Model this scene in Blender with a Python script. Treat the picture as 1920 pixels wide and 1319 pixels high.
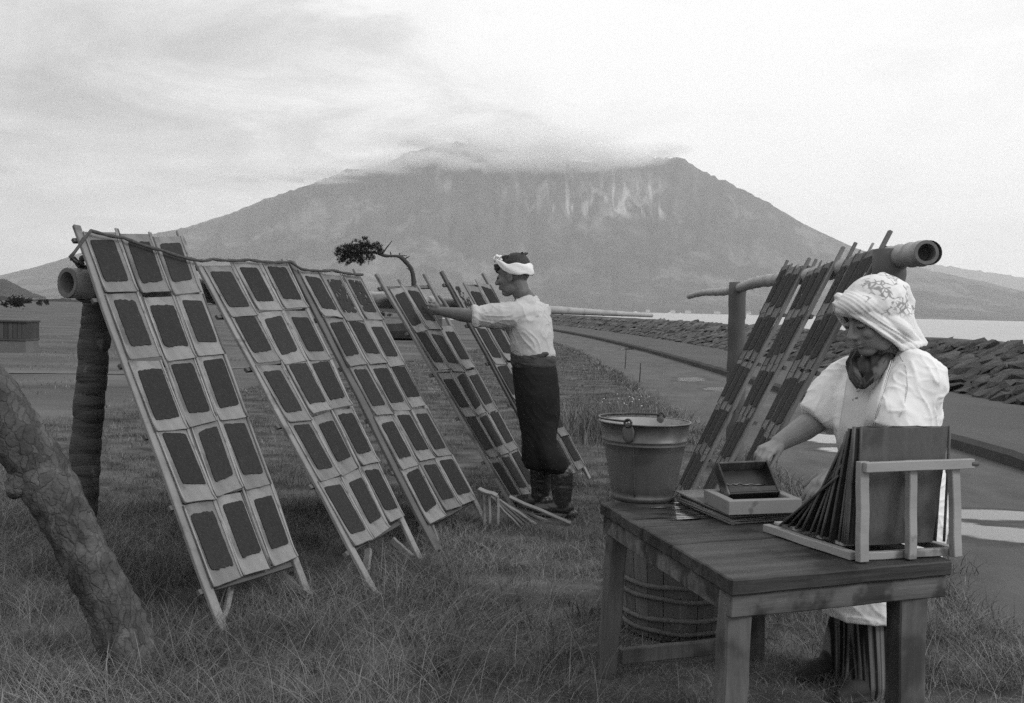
import bpy, bmesh, math, random
import numpy as np
from mathutils import Vector, Matrix, Quaternion, noise as mnoise

for _o in list(bpy.data.objects):
    bpy.data.objects.remove(_o)
S = bpy.context.scene
COL = S.collection
RNG = random.Random(7)
NP = np.random.default_rng(11)
V = Vector

# ------------------------------------------------------------------ camera
FPX = 2059.0                      # focal length in pixels of the 1920 px photograph
CAM_H = 1.30
PITCH = math.atan((659.5 - 579.0) / FPX)
ROLL = math.atan(0.0235)
cam_d = bpy.data.cameras.new('camera')
cam_d.sensor_width = 36.0
cam_d.lens = 36.0 * FPX / 1920.0
cam_d.clip_start = 0.05
cam_d.clip_end = 60000.0
cam = bpy.data.objects.new('camera', cam_d)
COL.objects.link(cam)
CR = Matrix.Rotation(math.pi / 2 - PITCH, 4, 'X') @ Matrix.Rotation(ROLL, 4, 'Z')
cam.matrix_world = Matrix.Translation((0, 0, CAM_H)) @ CR
S.camera = cam

# ------------------------------------------------------------------ sky, sun, exposure
SUN_AZ = math.radians(118)        # clockwise from +Y (the viewing direction)
SUN_EL = math.radians(36)
world = bpy.data.worlds.new('World')
S.world = world
world.use_nodes = True
wn, wl = world.node_tree.nodes, world.node_tree.links
wn.clear()

def _n(t, nodes, **kw):
    n = nodes.new(t)
    for k, v in kw.items():
        setattr(n, k, v)
    return n

def build_world():
    out = _n('ShaderNodeOutputWorld', wn)
    sky = _n('ShaderNodeTexSky', wn, sky_type='NISHITA')
    sky.sun_disc = False
    sky.sun_elevation = SUN_EL
    sky.sun_rotation = SUN_AZ
    bw = _n('ShaderNodeRGBToBW', wn)          # the photograph is on black and white film
    wl.new(sky.outputs[0], bw.inputs[0])
    bg1 = _n('ShaderNodeBackground', wn); bg1.inputs[1].default_value = 0.10
    wl.new(bw.outputs[0], bg1.inputs[0])
    tc = _n('ShaderNodeTexCoord', wn)
    sep = _n('ShaderNodeSeparateXYZ', wn); wl.new(tc.outputs['Generated'], sep.inputs[0])
    def math_(op, a, b=None, c=None, clamp=False):
        m = _n('ShaderNodeMath', wn, operation=op, use_clamp=clamp)
        for i, q in enumerate((a, b, c)):
            if q is None: continue
            if isinstance(q, (int, float)): m.inputs[i].default_value = q
            else: wl.new(q, m.inputs[i])
        return m.outputs[0]
    X, Y, Z = sep.outputs
    zc = math_('MAXIMUM', Z, 0.0)
    # overcast brightness: rises with height and towards the sun's side
    e = math_('MULTIPLY', zc, 1.9)
    sx = math_('MULTIPLY', math_('ADD', X, 0.43), 1.15)
    base = math_('ADD', math_('ADD', e, sx), 0.0, clamp=True)
    # planar cloud layer seen in perspective
    den = math_('ADD', zc, 0.17)
    cu = math_('DIVIDE', X, den); cv = math_('DIVIDE', Y, den)
    comb = _n('ShaderNodeCombineXYZ', wn)
    wl.new(cu, comb.inputs[0]); wl.new(cv, comb.inputs[1])
    def noise(scale, detail, rough, dist=0.0, off=(0, 0, 0), sc=(1, 1, 1)):
        mp = _n('ShaderNodeMapping', wn)
        mp.inputs['Location'].default_value = off
        mp.inputs['Scale'].default_value = sc
        wl.new(comb.outputs[0], mp.inputs[0])
        t = _n('ShaderNodeTexNoise', wn)
        t.inputs['Scale'].default_value = scale
        t.inputs['Detail'].default_value = detail
        t.inputs['Roughness'].default_value = rough
        t.inputs['Distortion'].default_value = dist
        wl.new(mp.outputs[0], t.inputs[0])
        return t.outputs[0]
    n1 = noise(1.0, 7, 0.58, 0.6, (3.1, 1.7, 0), (1.0, 0.75, 1))
    n2 = noise(2.9, 8, 0.64, 0.5, (8.3, 4.4, 0), (0.8, 0.8, 1))
    cl = math_('ADD', math_('MULTIPLY', math_('SUBTRACT', n1, 0.5), 1.0), math_('MULTIPLY', math_('SUBTRACT', n2, 0.5), 1.1))
    val = math_('ADD', base, math_('MULTIPLY', cl, 1.1), clamp=True)
    ramp = _n('ShaderNodeValToRGB', wn)
    cr = ramp.color_ramp
    cr.elements[0].position = 0.0; cr.elements[0].color = (0.40, 0.40, 0.40, 1)
    cr.elements[1].position = 1.0; cr.elements[1].color = (1.0, 1.0, 1.0, 1)
    k = cr.elements.new(0.45); k.color = (0.66, 0.66, 0.66, 1)
    k = cr.elements.new(0.72); k.color = (0.92, 0.92, 0.92, 1)
    wl.new(val, ramp.inputs[0])
    bg2 = _n('ShaderNodeBackground', wn); bg2.inputs[1].default_value = 1.14
    wl.new(ramp.outputs[0], bg2.inputs[0])
    mix = _n('ShaderNodeMixShader', wn); mix.inputs[0].default_value = 0.93
    wl.new(bg1.outputs[0], mix.inputs[1]); wl.new(bg2.outputs[0], mix.inputs[2])
    wl.new(mix.outputs[0], out.inputs[0])
build_world()
world.cycles.sampling_method = 'AUTOMATIC'

sun_d = bpy.data.lights.new('sun', 'SUN')
sun_d.energy = 1.5
sun_d.angle = math.radians(16)
sun_d.color = (1, 1, 1)
sun = bpy.data.objects.new('sun', sun_d)
COL.objects.link(sun)
sdir = V((math.sin(SUN_AZ) * math.cos(SUN_EL), math.cos(SUN_AZ) * math.cos(SUN_EL), math.sin(SUN_EL)))
sun.rotation_euler = sdir.to_track_quat('Z', 'Y').to_euler()
sun.location = sdir * 30

S.view_settings.view_transform = 'Standard'
S.view_settings.look = 'None'
S.view_settings.exposure = 0.0
S.view_settings.gamma = 1.0
S.view_settings.use_curve_mapping = False
S.render.engine = 'CYCLES'
S.cycles.max_bounces = 6
S.cycles.diffuse_bounces = 3
S.cycles.glossy_bounces = 3
S.cycles.transparent_max_bounces = 8
S.cycles.volume_bounces = 4
S.cycles.use_denoising = False
S.cycles.use_adaptive_sampling = True
S.cycles.adaptive_threshold = 0.015

# ------------------------------------------------------------------ picking points
R3 = CR.to_3x3()
CP = V((0, 0, CAM_H))
def ray(px, py):
    return R3 @ V(((px - 960.0) / FPX, -(py - 659.5) / FPX, -1.0))
def P(px, py, d):                 # the point at depth d (metres along +Y) seen at that pixel of the photograph
    r = ray(px, py)
    return CP + r * (d / r.y)
def G(px, py, z=0.0):             # the point at height z seen at that pixel
    r = ray(px, py)
    return CP + r * ((z - CAM_H) / r.z)

# ------------------------------------------------------------------ materials
def mat(name, c0, c1=None, scale=6.0, stretch=(1, 1, 1), rough=0.85, spec=0.3, bump=0.0, bscale=None, bstretch=None,
        detail=6.0, contrast=1.0, coords='Object', island=0.0, metallic=0.0, wave=None, rotz=0.0, bdist=0.01, stain=None, mix2=None, objrand=0.0):
    """grey procedural material: a noise ramp between c0 and c1, a relief noise, optional bands, stains and per-piece variation"""
    m = bpy.data.materials.new(name)
    m.use_nodes = True
    N, L = m.node_tree.nodes, m.node_tree.links
    N.clear()
    out = N.new('ShaderNodeOutputMaterial')
    b = N.new('ShaderNodeBsdfPrincipled')
    L.new(b.outputs[0], out.inputs[0])
    b.inputs['Roughness'].default_value = rough
    b.inputs['Specular IOR Level'].default_value = spec
    b.inputs['Metallic'].default_value = metallic
    tc = N.new('ShaderNodeTexCoord')
    if c1 is None:
        c1 = c0 * 1.25
    def noise(sc, st, det, rg=0.6, off=0.0):
        mp = N.new('ShaderNodeMapping')
        if rotz:
            mp.vector_type = 'TEXTURE'
            mp.inputs['Rotation'].default_value = (0, 0, rotz)
            mp.inputs['Scale'].default_value = tuple(1.0 / q for q in st)
        else:
            mp.inputs['Scale'].default_value = st
        mp.inputs['Location'].default_value = (off, off * 0.7, off * 1.3)
        L.new(tc.outputs[coords], mp.inputs[0])
        t = N.new('ShaderNodeTexNoise')
        t.inputs['Scale'].default_value = sc
        t.inputs['Detail'].default_value = det
        t.inputs['Roughness'].default_value = rg
        L.new(mp.outputs[0], t.inputs[0])
        return t.outputs[0]
    n = noise(scale, stretch, detail)
    rp = N.new('ShaderNodeValToRGB')
    w = 0.28 / contrast
    rp.color_ramp.elements[0].position = max(0.0, 0.5 - w); rp.color_ramp.elements[0].color = (c0, c0, c0, 1)
    rp.color_ramp.elements[1].position = min(1.0, 0.5 + w); rp.color_ramp.elements[1].color = (c1, c1, c1, 1)
    L.new(n, rp.inputs[0])
    col = rp.outputs[0]
    def mul(colour, fac_socket, lo, hi):
        mr = N.new('ShaderNodeMapRange')
        mr.inputs['To Min'].default_value = lo; mr.inputs['To Max'].default_value = hi
        L.new(fac_socket, mr.inputs[0])
        mx = N.new('ShaderNodeMix'); mx.data_type = 'RGBA'; mx.blend_type = 'MULTIPLY'
        mx.inputs[0].default_value = 1.0
        L.new(colour, mx.inputs[6])
        cb = N.new('ShaderNodeCombineColor')
        for i in range(3): L.new(mr.outputs[0], cb.inputs[i])
        L.new(cb.outputs[0], mx.inputs[7])
        return mx.outputs[2]
    if island:
        g = N.new('ShaderNodeNewGeometry')
        col = mul(col, g.outputs['Random Per Island'], 1 - island, 1 + island)
    if objrand:
        oi = N.new('ShaderNodeObjectInfo')
        col = mul(col, oi.outputs['Random'], 1 - objrand, 1 + objrand)
    if stain:                      # (scale, threshold, softness, colour factor)
        sn = noise(stain[0], (1, 1, 1), 4, 0.55, 7.7)
        mr = N.new('ShaderNodeMapRange'); mr.interpolation_type = 'SMOOTHSTEP'
        mr.inputs['From Min'].default_value = stain[1]; mr.inputs['From Max'].default_value = stain[1] + stain[2]
        L.new(sn, mr.inputs[0])
        col = mul(col, mr.outputs[0], 1.0, stain[3])
    hts = None
    if wave:                       # (axis vector scale, frequency, darkness, relief)
        mp = N.new('ShaderNodeMapping'); mp.inputs['Scale'].default_value = wave[0]
        L.new(tc.outputs[coords], mp.inputs[0])
        wv = N.new('ShaderNodeTexWave'); wv.wave_type = 'BANDS'; wv.bands_direction = 'X'
        wv.inputs['Scale'].default_value = wave[1]
        wv.inputs['Distortion'].default_value = wave[4] if len(wave) > 4 else 0.6
        wv.inputs['Detail'].default_value = 2.0
        wv.inputs['Detail Scale'].default_value = 1.5
        L.new(mp.outputs[0], wv.inputs[0])
        col = mul(col, wv.outputs['Fac'], 1 - wave[2], 1.0)
        hts = wv.outputs['Fac']
    L.new(col, b.inputs['Base Color'])
    if bump:
        bn = noise(bscale or scale * 3, bstretch or stretch, 5, 0.65, 3.3)
        bp = N.new('ShaderNodeBump'); bp.inputs['Strength'].default_value = bump
        bp.inputs['Distance'].default_value = bdist
        L.new(bn, bp.inputs['Height'])
        last = bp
        if hts is not None and wave[3]:
            b2 = N.new('ShaderNodeBump'); b2.inputs['Strength'].default_value = wave[3]; b2.inputs['Distance'].default_value = 0.004
            L.new(hts, b2.inputs['Height']); L.new(bp.outputs[0], b2.inputs['Normal'])
            last = b2
        L.new(last.outputs[0], b.inputs['Normal'])
    return m

# ------------------------------------------------------------------ mesh helpers
def tag(o, label=None, cat=None, group=None, kind=None):
    if label: o['label'] = label
    if cat: o['category'] = cat
    if group: o['group'] = group
    if kind: o['kind'] = kind
    return o

def link(name, me, m=None, parent=None, mw=None, smooth=False):
    o = bpy.data.objects.new(name, me)
    COL.objects.link(o)
    if m is not None:
        if not me.materials: me.materials.append(m)
    if smooth and len(me.polygons):
        me.polygons.foreach_set('use_smooth', [True] * len(me.polygons))
    if mw is not None:
        o.matrix_world = mw
    if parent is not None:
        o.parent = parent
    return o

def empty(name, loc=(0, 0, 0), rz=0.0):
    o = bpy.data.objects.new(name, None)
    o.empty_display_size = 0.1
    o.location = loc
    o.rotation_euler = (0, 0, rz)
    COL.objects.link(o)
    return o

class MB:
    """collects vertices and faces; build() links them as one mesh object"""
    def __init__(self):
        self.v, self.f = [], []
    def add(self, verts, faces):
        n = len(self.v)
        self.v.extend([tuple(q) for q in verts])
        self.f.extend([tuple(i + n for i in f) for f in faces])
        return self
    def box(self, lo, hi, M=None):
        a, b = lo, hi
        vs = [V((x, y, z)) for z in (a[2], b[2]) for y in (a[1], b[1]) for x in (a[0], b[0])]
        if M is not None: vs = [M @ q for q in vs]
        return self.add(vs, [(0, 2, 3, 1), (4, 5, 7, 6), (0, 1, 5, 4), (2, 6, 7, 3), (0, 4, 6, 2), (1, 3, 7, 5)])
    def bar(self, p, q, w, t, up=(0, 0, 1), w2=None, t2=None, jit=0.0, seg=1):
        """a board from p to q: w across, t thick along 'up'"""
        p, q = V(p), V(q)
        d = (q - p).normalized()
        u = V(up); u = (u - d * u.dot(d)).normalized()
        s = d.cross(u)
        w2 = w if w2 is None else w2; t2 = t if t2 is None else t2
        rings = []
        for i in range(seg + 1):
            k = i / seg
            c = p.lerp(q, k)
            if 0 < i < seg and jit:
                c = c + s * RNG.uniform(-jit, jit) + u * RNG.uniform(-jit, jit)
            a, b = (w + (w2 - w) * k) / 2, (t + (t2 - t) * k) / 2
            rings.append([c - s * a - u * b, c + s * a - u * b, c + s * a + u * b, c - s * a + u * b])
        vs = [x for r in rings for x in r]
        fs = [(3, 2, 1, 0)]
        for i in range(seg):
            o = 4 * i
            for j in range(4):
                fs.append((o + j, o + (j + 1) % 4, o + 4 + (j + 1) % 4, o + 4 + j))
        e = 4 * seg
        fs.append((e, e + 1, e + 2, e + 3))
        return self.add(vs, fs)
    def tube(self, pts, rads, n=12, caps=True, flat=None):
        pts = [V(p) for p in pts]
        m = len(pts)
        prev = None
        vs, fs = [], []
        for i, p in enumerate(pts):
            t = (pts[min(i + 1, m - 1)] - pts[max(i - 1, 0)])
            t = t.normalized() if t.length > 1e-9 else V((0, 0, 1))
            if prev is None:
                a = V((0, 0, 1)) if abs(t.z) < 0.9 else V((1, 0, 0))
                u = (a - t * a.dot(t)).normalized()
            else:
                u = (prev - t * prev.dot(t)).normalized()
            prev = u
            s = t.cross(u)
            r = rads[i] if hasattr(rads, '__len__') else rads
            for j in range(n):
                an = 2 * math.pi * j / n
                vs.append(p + (u * math.cos(an) + s * math.sin(an)) * r)
        for i in range(m - 1):
            for j in range(n):
                k = (j + 1) % n
                fs.append((i * n + j, i * n + k, (i + 1) * n + k, (i + 1) * n + j))
        if caps:
            fs.append(tuple(range(n - 1, -1, -1)))
            fs.append(tuple((m - 1) * n + j for j in range(n)))
        return self.add(vs, fs)
    def ellipsoid(self, c, r, R=None, nu=16, nv=10):
        c = V(c)
        vs, fs = [], []
        for i in range(nv + 1):
            th = math.pi * i / nv
            for j in range(nu):
                ph = 2 * math.pi * j / nu
                q = V((r[0] * math.sin(th) * math.cos(ph), r[1] * math.sin(th) * math.sin(ph), r[2] * math.cos(th)))
                if R is not None: q = R @ q
                vs.append(c + q)
        for i in range(nv):
            for j in range(nu):
                k = (j + 1) % nu
                fs.append((i * nu + j, (i + 1) * nu + j, (i + 1) * nu + k, i * nu + k))
        return self.add(vs, fs)
    def mesh(self, name):
        me = bpy.data.meshes.new(name)
        me.from_pydata(self.v, [], self.f)
        bm = bmesh.new(); bm.from_mesh(me)
        bmesh.ops.remove_doubles(bm, verts=bm.verts, dist=1e-6)
        bmesh.ops.recalc_face_normals(bm, faces=bm.faces)
        bm.to_mesh(me); bm.free()
        return me
    def build(self, name, m=None, parent=None, smooth=False, origin=None, bevel=0.0):
        me = self.mesh(name)
        if bevel:
            bm = bmesh.new(); bm.from_mesh(me)
            es = [e for e in bm.edges if len(e.link_faces) == 2 and e.calc_face_angle(0) > 0.6]
            bmesh.ops.bevel(bm, geom=es, offset=bevel, segments=1, affect='EDGES', clamp_overlap=True)
            bm.to_mesh(me); bm.free()
        if origin is not None:
            me.transform(Matrix.Translation(-V(origin)))
        o = link(name, me, m, None, None, smooth)
        if origin is not None: o.location = origin
        if parent is not None:
            o.parent = parent
            o.matrix_parent_inverse = parent_inv(parent)
        return o

def parent_inv(p):
    M = Matrix.LocRotScale(p.location, p.rotation_euler, p.scale) if p.rotation_mode == 'XYZ' else Matrix.LocRotScale(p.location, p.rotation_quaternion, p.scale)
    return M.inverted()

def weather(o, amp, cell=9.0, seg=0.05, seed=0.0):
    """cut a board into short lengths and wear its edges uneven"""
    me = o.data
    bm = bmesh.new(); bm.from_mesh(me)
    for _ in range(5):
        es = [e for e in bm.edges if e.calc_length() > seg * 2]
        if not es: break
        bmesh.ops.subdivide_edges(bm, edges=es, cuts=1)
    bmesh.ops.triangulate(bm, faces=[f for f in bm.faces if len(f.verts) > 4])
    for v in bm.verts:
        p = v.co + V((seed, 0, 0))
        v.co += amp * (mnoise.noise_vector(p * cell) + .6 * mnoise.noise_vector(p * cell * 3.1))
    bm.to_mesh(me); bm.free()

def kid(o, parent):
    o.parent = parent
    o.matrix_parent_inverse = parent_inv(parent)
    return o

def sheet(name, xs_fn, ds, zs_fn, m, cols, kind='structure'):
    """a strip of ground: for each depth d, columns between the xs_fn(d) ends, height zs_fn(x, d)"""
    vs, fs = [], []
    for d in ds:
        a, b = xs_fn(d)
        for c in range(cols + 1):
            x = a + (b - a) * c / cols
            vs.append((x, d, zs_fn(x, d)))
    for i in range(len(ds) - 1):
        for c in range(cols):
            o = i * (cols + 1) + c
            fs.append((o, o + 1, o + cols + 2, o + cols + 1))
    me = bpy.data.meshes.new(name); me.from_pydata(vs, [], fs)
    o = link(name, me, m, smooth=True)
    o['kind'] = kind
    return o

def blob(name, prims, voxel, smooth_it=4, m=None, parent=None, post=None, decim=None, origin=None):
    """one continuous surface grown over a set of overlapping volumes"""
    mb = MB()
    for p in prims:
        if p[0] == 'c':           # tapered limb through points: ('c', [pts], [radii])
            pts, rs = [V(q) for q in p[1]], list(p[2])
            mb.tube(pts, rs, 14)
            for q, r in ((pts[0], rs[0]), (pts[-1], rs[-1])):
                mb.ellipsoid(q, (r, r, r), None, 14, 8)
            for q, r in zip(pts[1:-1], rs[1:-1]):
                mb.ellipsoid(q, (r, r, r), None, 14, 8)
        elif p[0] == 'e':         # ellipsoid: ('e', centre, radii, rotation)
            mb.ellipsoid(p[1], p[2], p[3] if len(p) > 3 else None, 20, 12)
        elif p[0] == 'l':         # loft of rings: ('l', [(centre, axis_u, axis_v)], n)
            rings = p[1]; n = p[2] if len(p) > 2 else 20
            vs, fs = [], []
            for (c, a, b) in rings:
                for j in range(n):
                    an = 2 * math.pi * j / n
                    vs.append(V(c) + V(a) * math.cos(an) + V(b) * math.sin(an))
            for i in range(len(rings) - 1):
                for j in range(n):
                    k = (j + 1) % n
                    fs.append((i * n + j, i * n + k, (i + 1) * n + k, (i + 1) * n + j))
            fs.append(tuple(range(n - 1, -1, -1)))
            fs.append(tuple((len(rings) - 1) * n + j for j in range(n)))
            mb.add(vs, fs)
    me = bpy.data.meshes.new(name + '_src')
    me.from_pydata(mb.v, [], mb.f)
    bm = bmesh.new(); bm.from_mesh(me)
    bmesh.ops.recalc_face_normals(bm, faces=bm.faces)
    bm.to_mesh(me); bm.free()
    t = bpy.data.objects.new(name + '_src', me); COL.objects.link(t)
    md = t.modifiers.new('r', 'REMESH'); md.mode = 'VOXEL'; md.voxel_size = voxel; md.adaptivity = 0.0
    if smooth_it:
        ms = t.modifiers.new('s', 'SMOOTH'); ms.factor = 0.5; ms.iterations = smooth_it
    dg = bpy.context.evaluated_depsgraph_get()
    me2 = bpy.data.meshes.new_from_object(t.evaluated_get(dg))
    bpy.data.objects.remove(t); bpy.data.meshes.remove(me)
    me2.name = name
    if post:
        n = len(me2.vertices)
        co = np.empty(n * 3, 'f'); me2.vertices.foreach_get('co', co); co = co.reshape(-1, 3)
        no = np.empty(n * 3, 'f'); me2.vertices.foreach_get('normal', no); no = no.reshape(-1, 3)
        co = post(co, no)
        me2.vertices.foreach_set('co', np.ascontiguousarray(co, 'f').ravel())
        me2.update()
    me2.materials.clear()
    if origin is not None:
        me2.transform(Matrix.Translation(-V(origin)))
    o = link(name, me2, m, None, None, True)
    if origin is not None: o.location = origin
    if parent is not None:
        kid(o, parent)
    return o

def folds(amp, scale, stretch=(1, 1, 1), ridge=True, seed=0.0, dirs=None):
    """displace a cloth surface into soft creases"""
    st = np.array(stretch)
    def f(co, no):
        out = co.copy()
        for i in range(len(co)):
            q = co[i] * st * scale + seed
            a = mnoise.noise(V(q)) ; b = mnoise.noise(V(q * 2.1 + 5.0))
            h = (1 - 2 * abs(a)) * 0.7 + b * 0.4 if ridge else a + 0.4 * b
            out[i] = co[i] + no[i] * (amp * h)
        return out
    return f

# ================================================================== the setting
def coast(d):                     # how far the road, kerb and seawall swing to the left at depth d
    if d < 25: return 0.0
    if d < 110: return -((d - 25) / 50.0) ** 2 * 2.6
    return -7.514 - (d - 110) * 0.177

def turf_edge(x):
    return 11.0 + 6.0 * max(0.0, x + 5.0) + 0.5 * (mnoise.noise(V((x * 0.9, 3.0, 0))))

def gz(x, d):
    a = 0.03 * mnoise.noise(V((x * 0.55, d * 0.55, 1.3))) + 0.012 * mnoise.noise(V((x * 2.1, d * 2.1, 4.0)))
    if d > 40: a *= max(0.0, 1 - (d - 40) / 60)
    edge = GRASS_X + coast(d) - x
    if edge < 0.25: a -= 0.05 * (0.25 - max(edge, 0)) / 0.25
    return a
GRASS_X = 2.17
ROAD_Z = -0.07

def build_ground():
    ds = [-5, -3, -1, 0, 0.8] + list(np.geomspace(1.4, 1500, 190))
    xs = list(-np.geomspace(0.6, 900, 70)[::-1] )
    vs, fs, turf = [], [], []
    ncol = 150
    for d in ds:
        right = GRASS_X + coast(d)
        half = 8.0 + max(d, 0) * 0.95
        for c in range(ncol + 1):
            u = c / ncol
            x = right - half * ((1 - u) ** 1.35) * 1.6 + 0.10 * mnoise.noise(V((d * 1.3, 0, 9))) * (1 if u == 1 else 0)
            vs.append((x, d, gz(x, d)))
            e = turf_edge(x)
            n = mnoise.noise(V((x * 0.7, d * 0.35, 7.0)))
            turf.append(min(1.0, max(0.0, (e - d) / (0.10 * max(d, 4)) + 0.5 + 0.6 * n)))
    for i in range(len(ds) - 1):
        for c in range(ncol):
            o = i * (ncol + 1) + c
            fs.append((o, o + 1, o + ncol + 2, o + ncol + 1))
    me = bpy.data.meshes.new('ground'); me.from_pydata(vs, [], fs)
    at = me.attributes.new('turf', 'FLOAT', 'POINT'); at.data.foreach_set('value', turf)
    m = mat('ground_soil', 0.055, 0.135, 0.45, (.5, 1, 1), 0.95, 0.1, contrast=1.4,  bump=0.5, bscale=14, bdist=0.03)
    N, L = m.node_tree.nodes, m.node_tree.links
    b = next(n for n in N if n.type == 'BSDF_PRINCIPLED')
    src = b.inputs['Base Color'].links[0].from_socket
    a = N.new('ShaderNodeAttribute'); a.attribute_name = 'turf'
    tc = N.new('ShaderNodeTexCoord')
    t = N.new('ShaderNodeTexNoise'); t.inputs['Scale'].default_value = 3.0; t.inputs['Detail'].default_value = 8
    L.new(tc.outputs['Object'], t.inputs[0])
    r = N.new('ShaderNodeValToRGB')
    r.color_ramp.elements[0].position = 0.35; r.color_ramp.elements[0].color = (0.030, 0.030, 0.030, 1)
    r.color_ramp.elements[1].position = 0.7; r.color_ramp.elements[1].color = (0.12, 0.12, 0.12, 1)
    L.new(t.outputs[0], r.inputs[0])
    mx = N.new('ShaderNodeMix'); mx.data_type = 'RGBA'
    L.new(a.outputs['Fac'], mx.inputs[0]); L.new(src, mx.inputs[6]); L.new(r.outputs[0], mx.inputs[7])
    L.new(mx.outputs[2], b.inputs['Base Color'])
    o = link('ground', me, m, smooth=True); o['kind'] = 'structure'
build_ground()

def build_track():
    m = mat('pale_track', 0.10, 0.145, 2, (.4, 1, 1), rough=.95, spec=.1, bump=.4, bscale=12, bdist=.02)
    for pts, w in (([(-14, 19.5), (-9, 18.6), (-6.4, 19.6), (-4.9, 22), (-4.2, 27)], .7),):
        vs, fs = [], []
        out = []
        for (a, b) in zip(pts, pts[1:]):
            for k in range(14): out.append((a[0] + (b[0] - a[0]) * k / 14, a[1] + (b[1] - a[1]) * k / 14))
        for i, (x, d) in enumerate(out):
            e = w * (.6 + .5 * mnoise.noise(V((x * .6, d, 0)))) * min(1, i / 6, (len(out) - 1 - i) / 6)
            for sgn in (-1, 0, 1):
                dd = d + sgn * e + .15 * mnoise.noise(V((x * 2, sgn, 3)))
                vs.append((x, dd, gz(x, dd) + .012))
        for i in range(len(out) - 1):
            for k in range(2):
                o = i * 3 + k; fs.append((o, o + 3, o + 4, o + 1))
        me = bpy.data.meshes.new('dirt_track'); me.from_pydata(vs, [], fs)
        o = link('dirt_track', me, m, smooth=True); o['kind'] = 'structure'
build_track()

def dlist(a, b, n): return list(np.geomspace(a, b, n))

m_road = mat('road_sand', 0.040, 0.100, 2.6, (1, 0.45, 1), 0.8, 0.35, detail=12, bump=0.6, bscale=40, bdist=0.01, stain=(0.35, 0.5, 0.2, 0.72))
road = sheet('road', lambda d: (GRASS_X - 0.35 + coast(d), 4.9 + coast(d)), [-4, -2, 0] + dlist(1, 120, 90),
             lambda x, d: ROAD_Z + 0.010 * mnoise.noise(V((x * 0.9, d * 0.6, 2))), m_road, 24)
m_prom = mat('promenade_sand', 0.062, 0.092, 0.7, (1, 0.5, 1), 0.9, 0.2, bump=0.3, bscale=25, bdist=0.01, stain=(0.5, 0.55, 0.2, 0.8))

def build_promenade():
    # a raised strip with its own worn kerb face
    ds = [-4, -2, 0] + dlist(1, 112, 240)
    vs, fs = [], []
    for d in ds:
        c = coast(d)
        j = 0.05 * mnoise.noise(V((d * 1.7, 0.0, 5.0))) + 0.03 * mnoise.noise(V((d * 6.0, 0.0, 2.0)))
        zt = 0.075 + 0.02 * mnoise.noise(V((d * 1.1, 8.0, 0)))
        prof = [(4.72 + j * 0.4, ROAD_Z - 0.06), (4.70 + j, zt - 0.05), (4.74 + j, zt), (4.95, zt + 0.015), (5.9, zt + 0.02), (7.3, zt + 0.03)]
        for (x, z) in prof: vs.append((x + c, d, z))
    k = 6
    for i in range(len(ds) - 1):
        for q in range(k - 1):
            o = i * k + q
            fs.append((o, o + 1, o + k + 1, o + k))
    me = bpy.data.meshes.new('promenade'); me.from_pydata(vs, [], fs)
    o = link('promenade', me, m_prom, smooth=False); o['kind'] = 'structure'
build_promenade()

# seawall: a bank of rough stones between the promenade and the water
m_stone = mat('seawall_stone', 0.06, 0.14, 5.0, (1, 1, 1), 0.9, 0.2, bump=1.0, bscale=12, bdist=0.08, objrand=0.35)
m_stone2 = mat('seawall_far_stone', 0.065, 0.135, 2.0, (1, 1, 1), 0.9, 0.2, bump=0.9, bscale=6, bdist=0.05, island=0.4)
m_bank = mat('seawall_bank', 0.055, 0.115, 2.5, (1, 1, 1), 0.95, 0.1, bump=0.8, bscale=10, bdist=0.05)
def wall_prof(k):                 # k 0 at the foot, 1 at the crest
    return 7.15 + 1.75 * k, 0.10 + 0.83 * (k ** 0.8)

def stone_mesh(seed, n=0):
    r = random.Random(seed)
    bm = bmesh.new()
    for i in range(13):
        v = V((r.gauss(0, 1), r.gauss(0, 1), r.gauss(0, 1))).normalized()
        m_ = max(abs(v.x), abs(v.y), abs(v.z))
        v = v.lerp(v / m_, 0.6) * r.uniform(.42, .56)
        bm.verts.new(v)
    bmesh.ops.convex_hull(bm, input=bm.verts)
    bmesh.ops.delete(bm, geom=[v for v in bm.verts if not v.link_faces], context='VERTS')
    bmesh.ops.recalc_face_normals(bm, faces=bm.faces)
    me = bpy.data.meshes.new('stone'); bm.to_mesh(me); bm.free()
    return me

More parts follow.
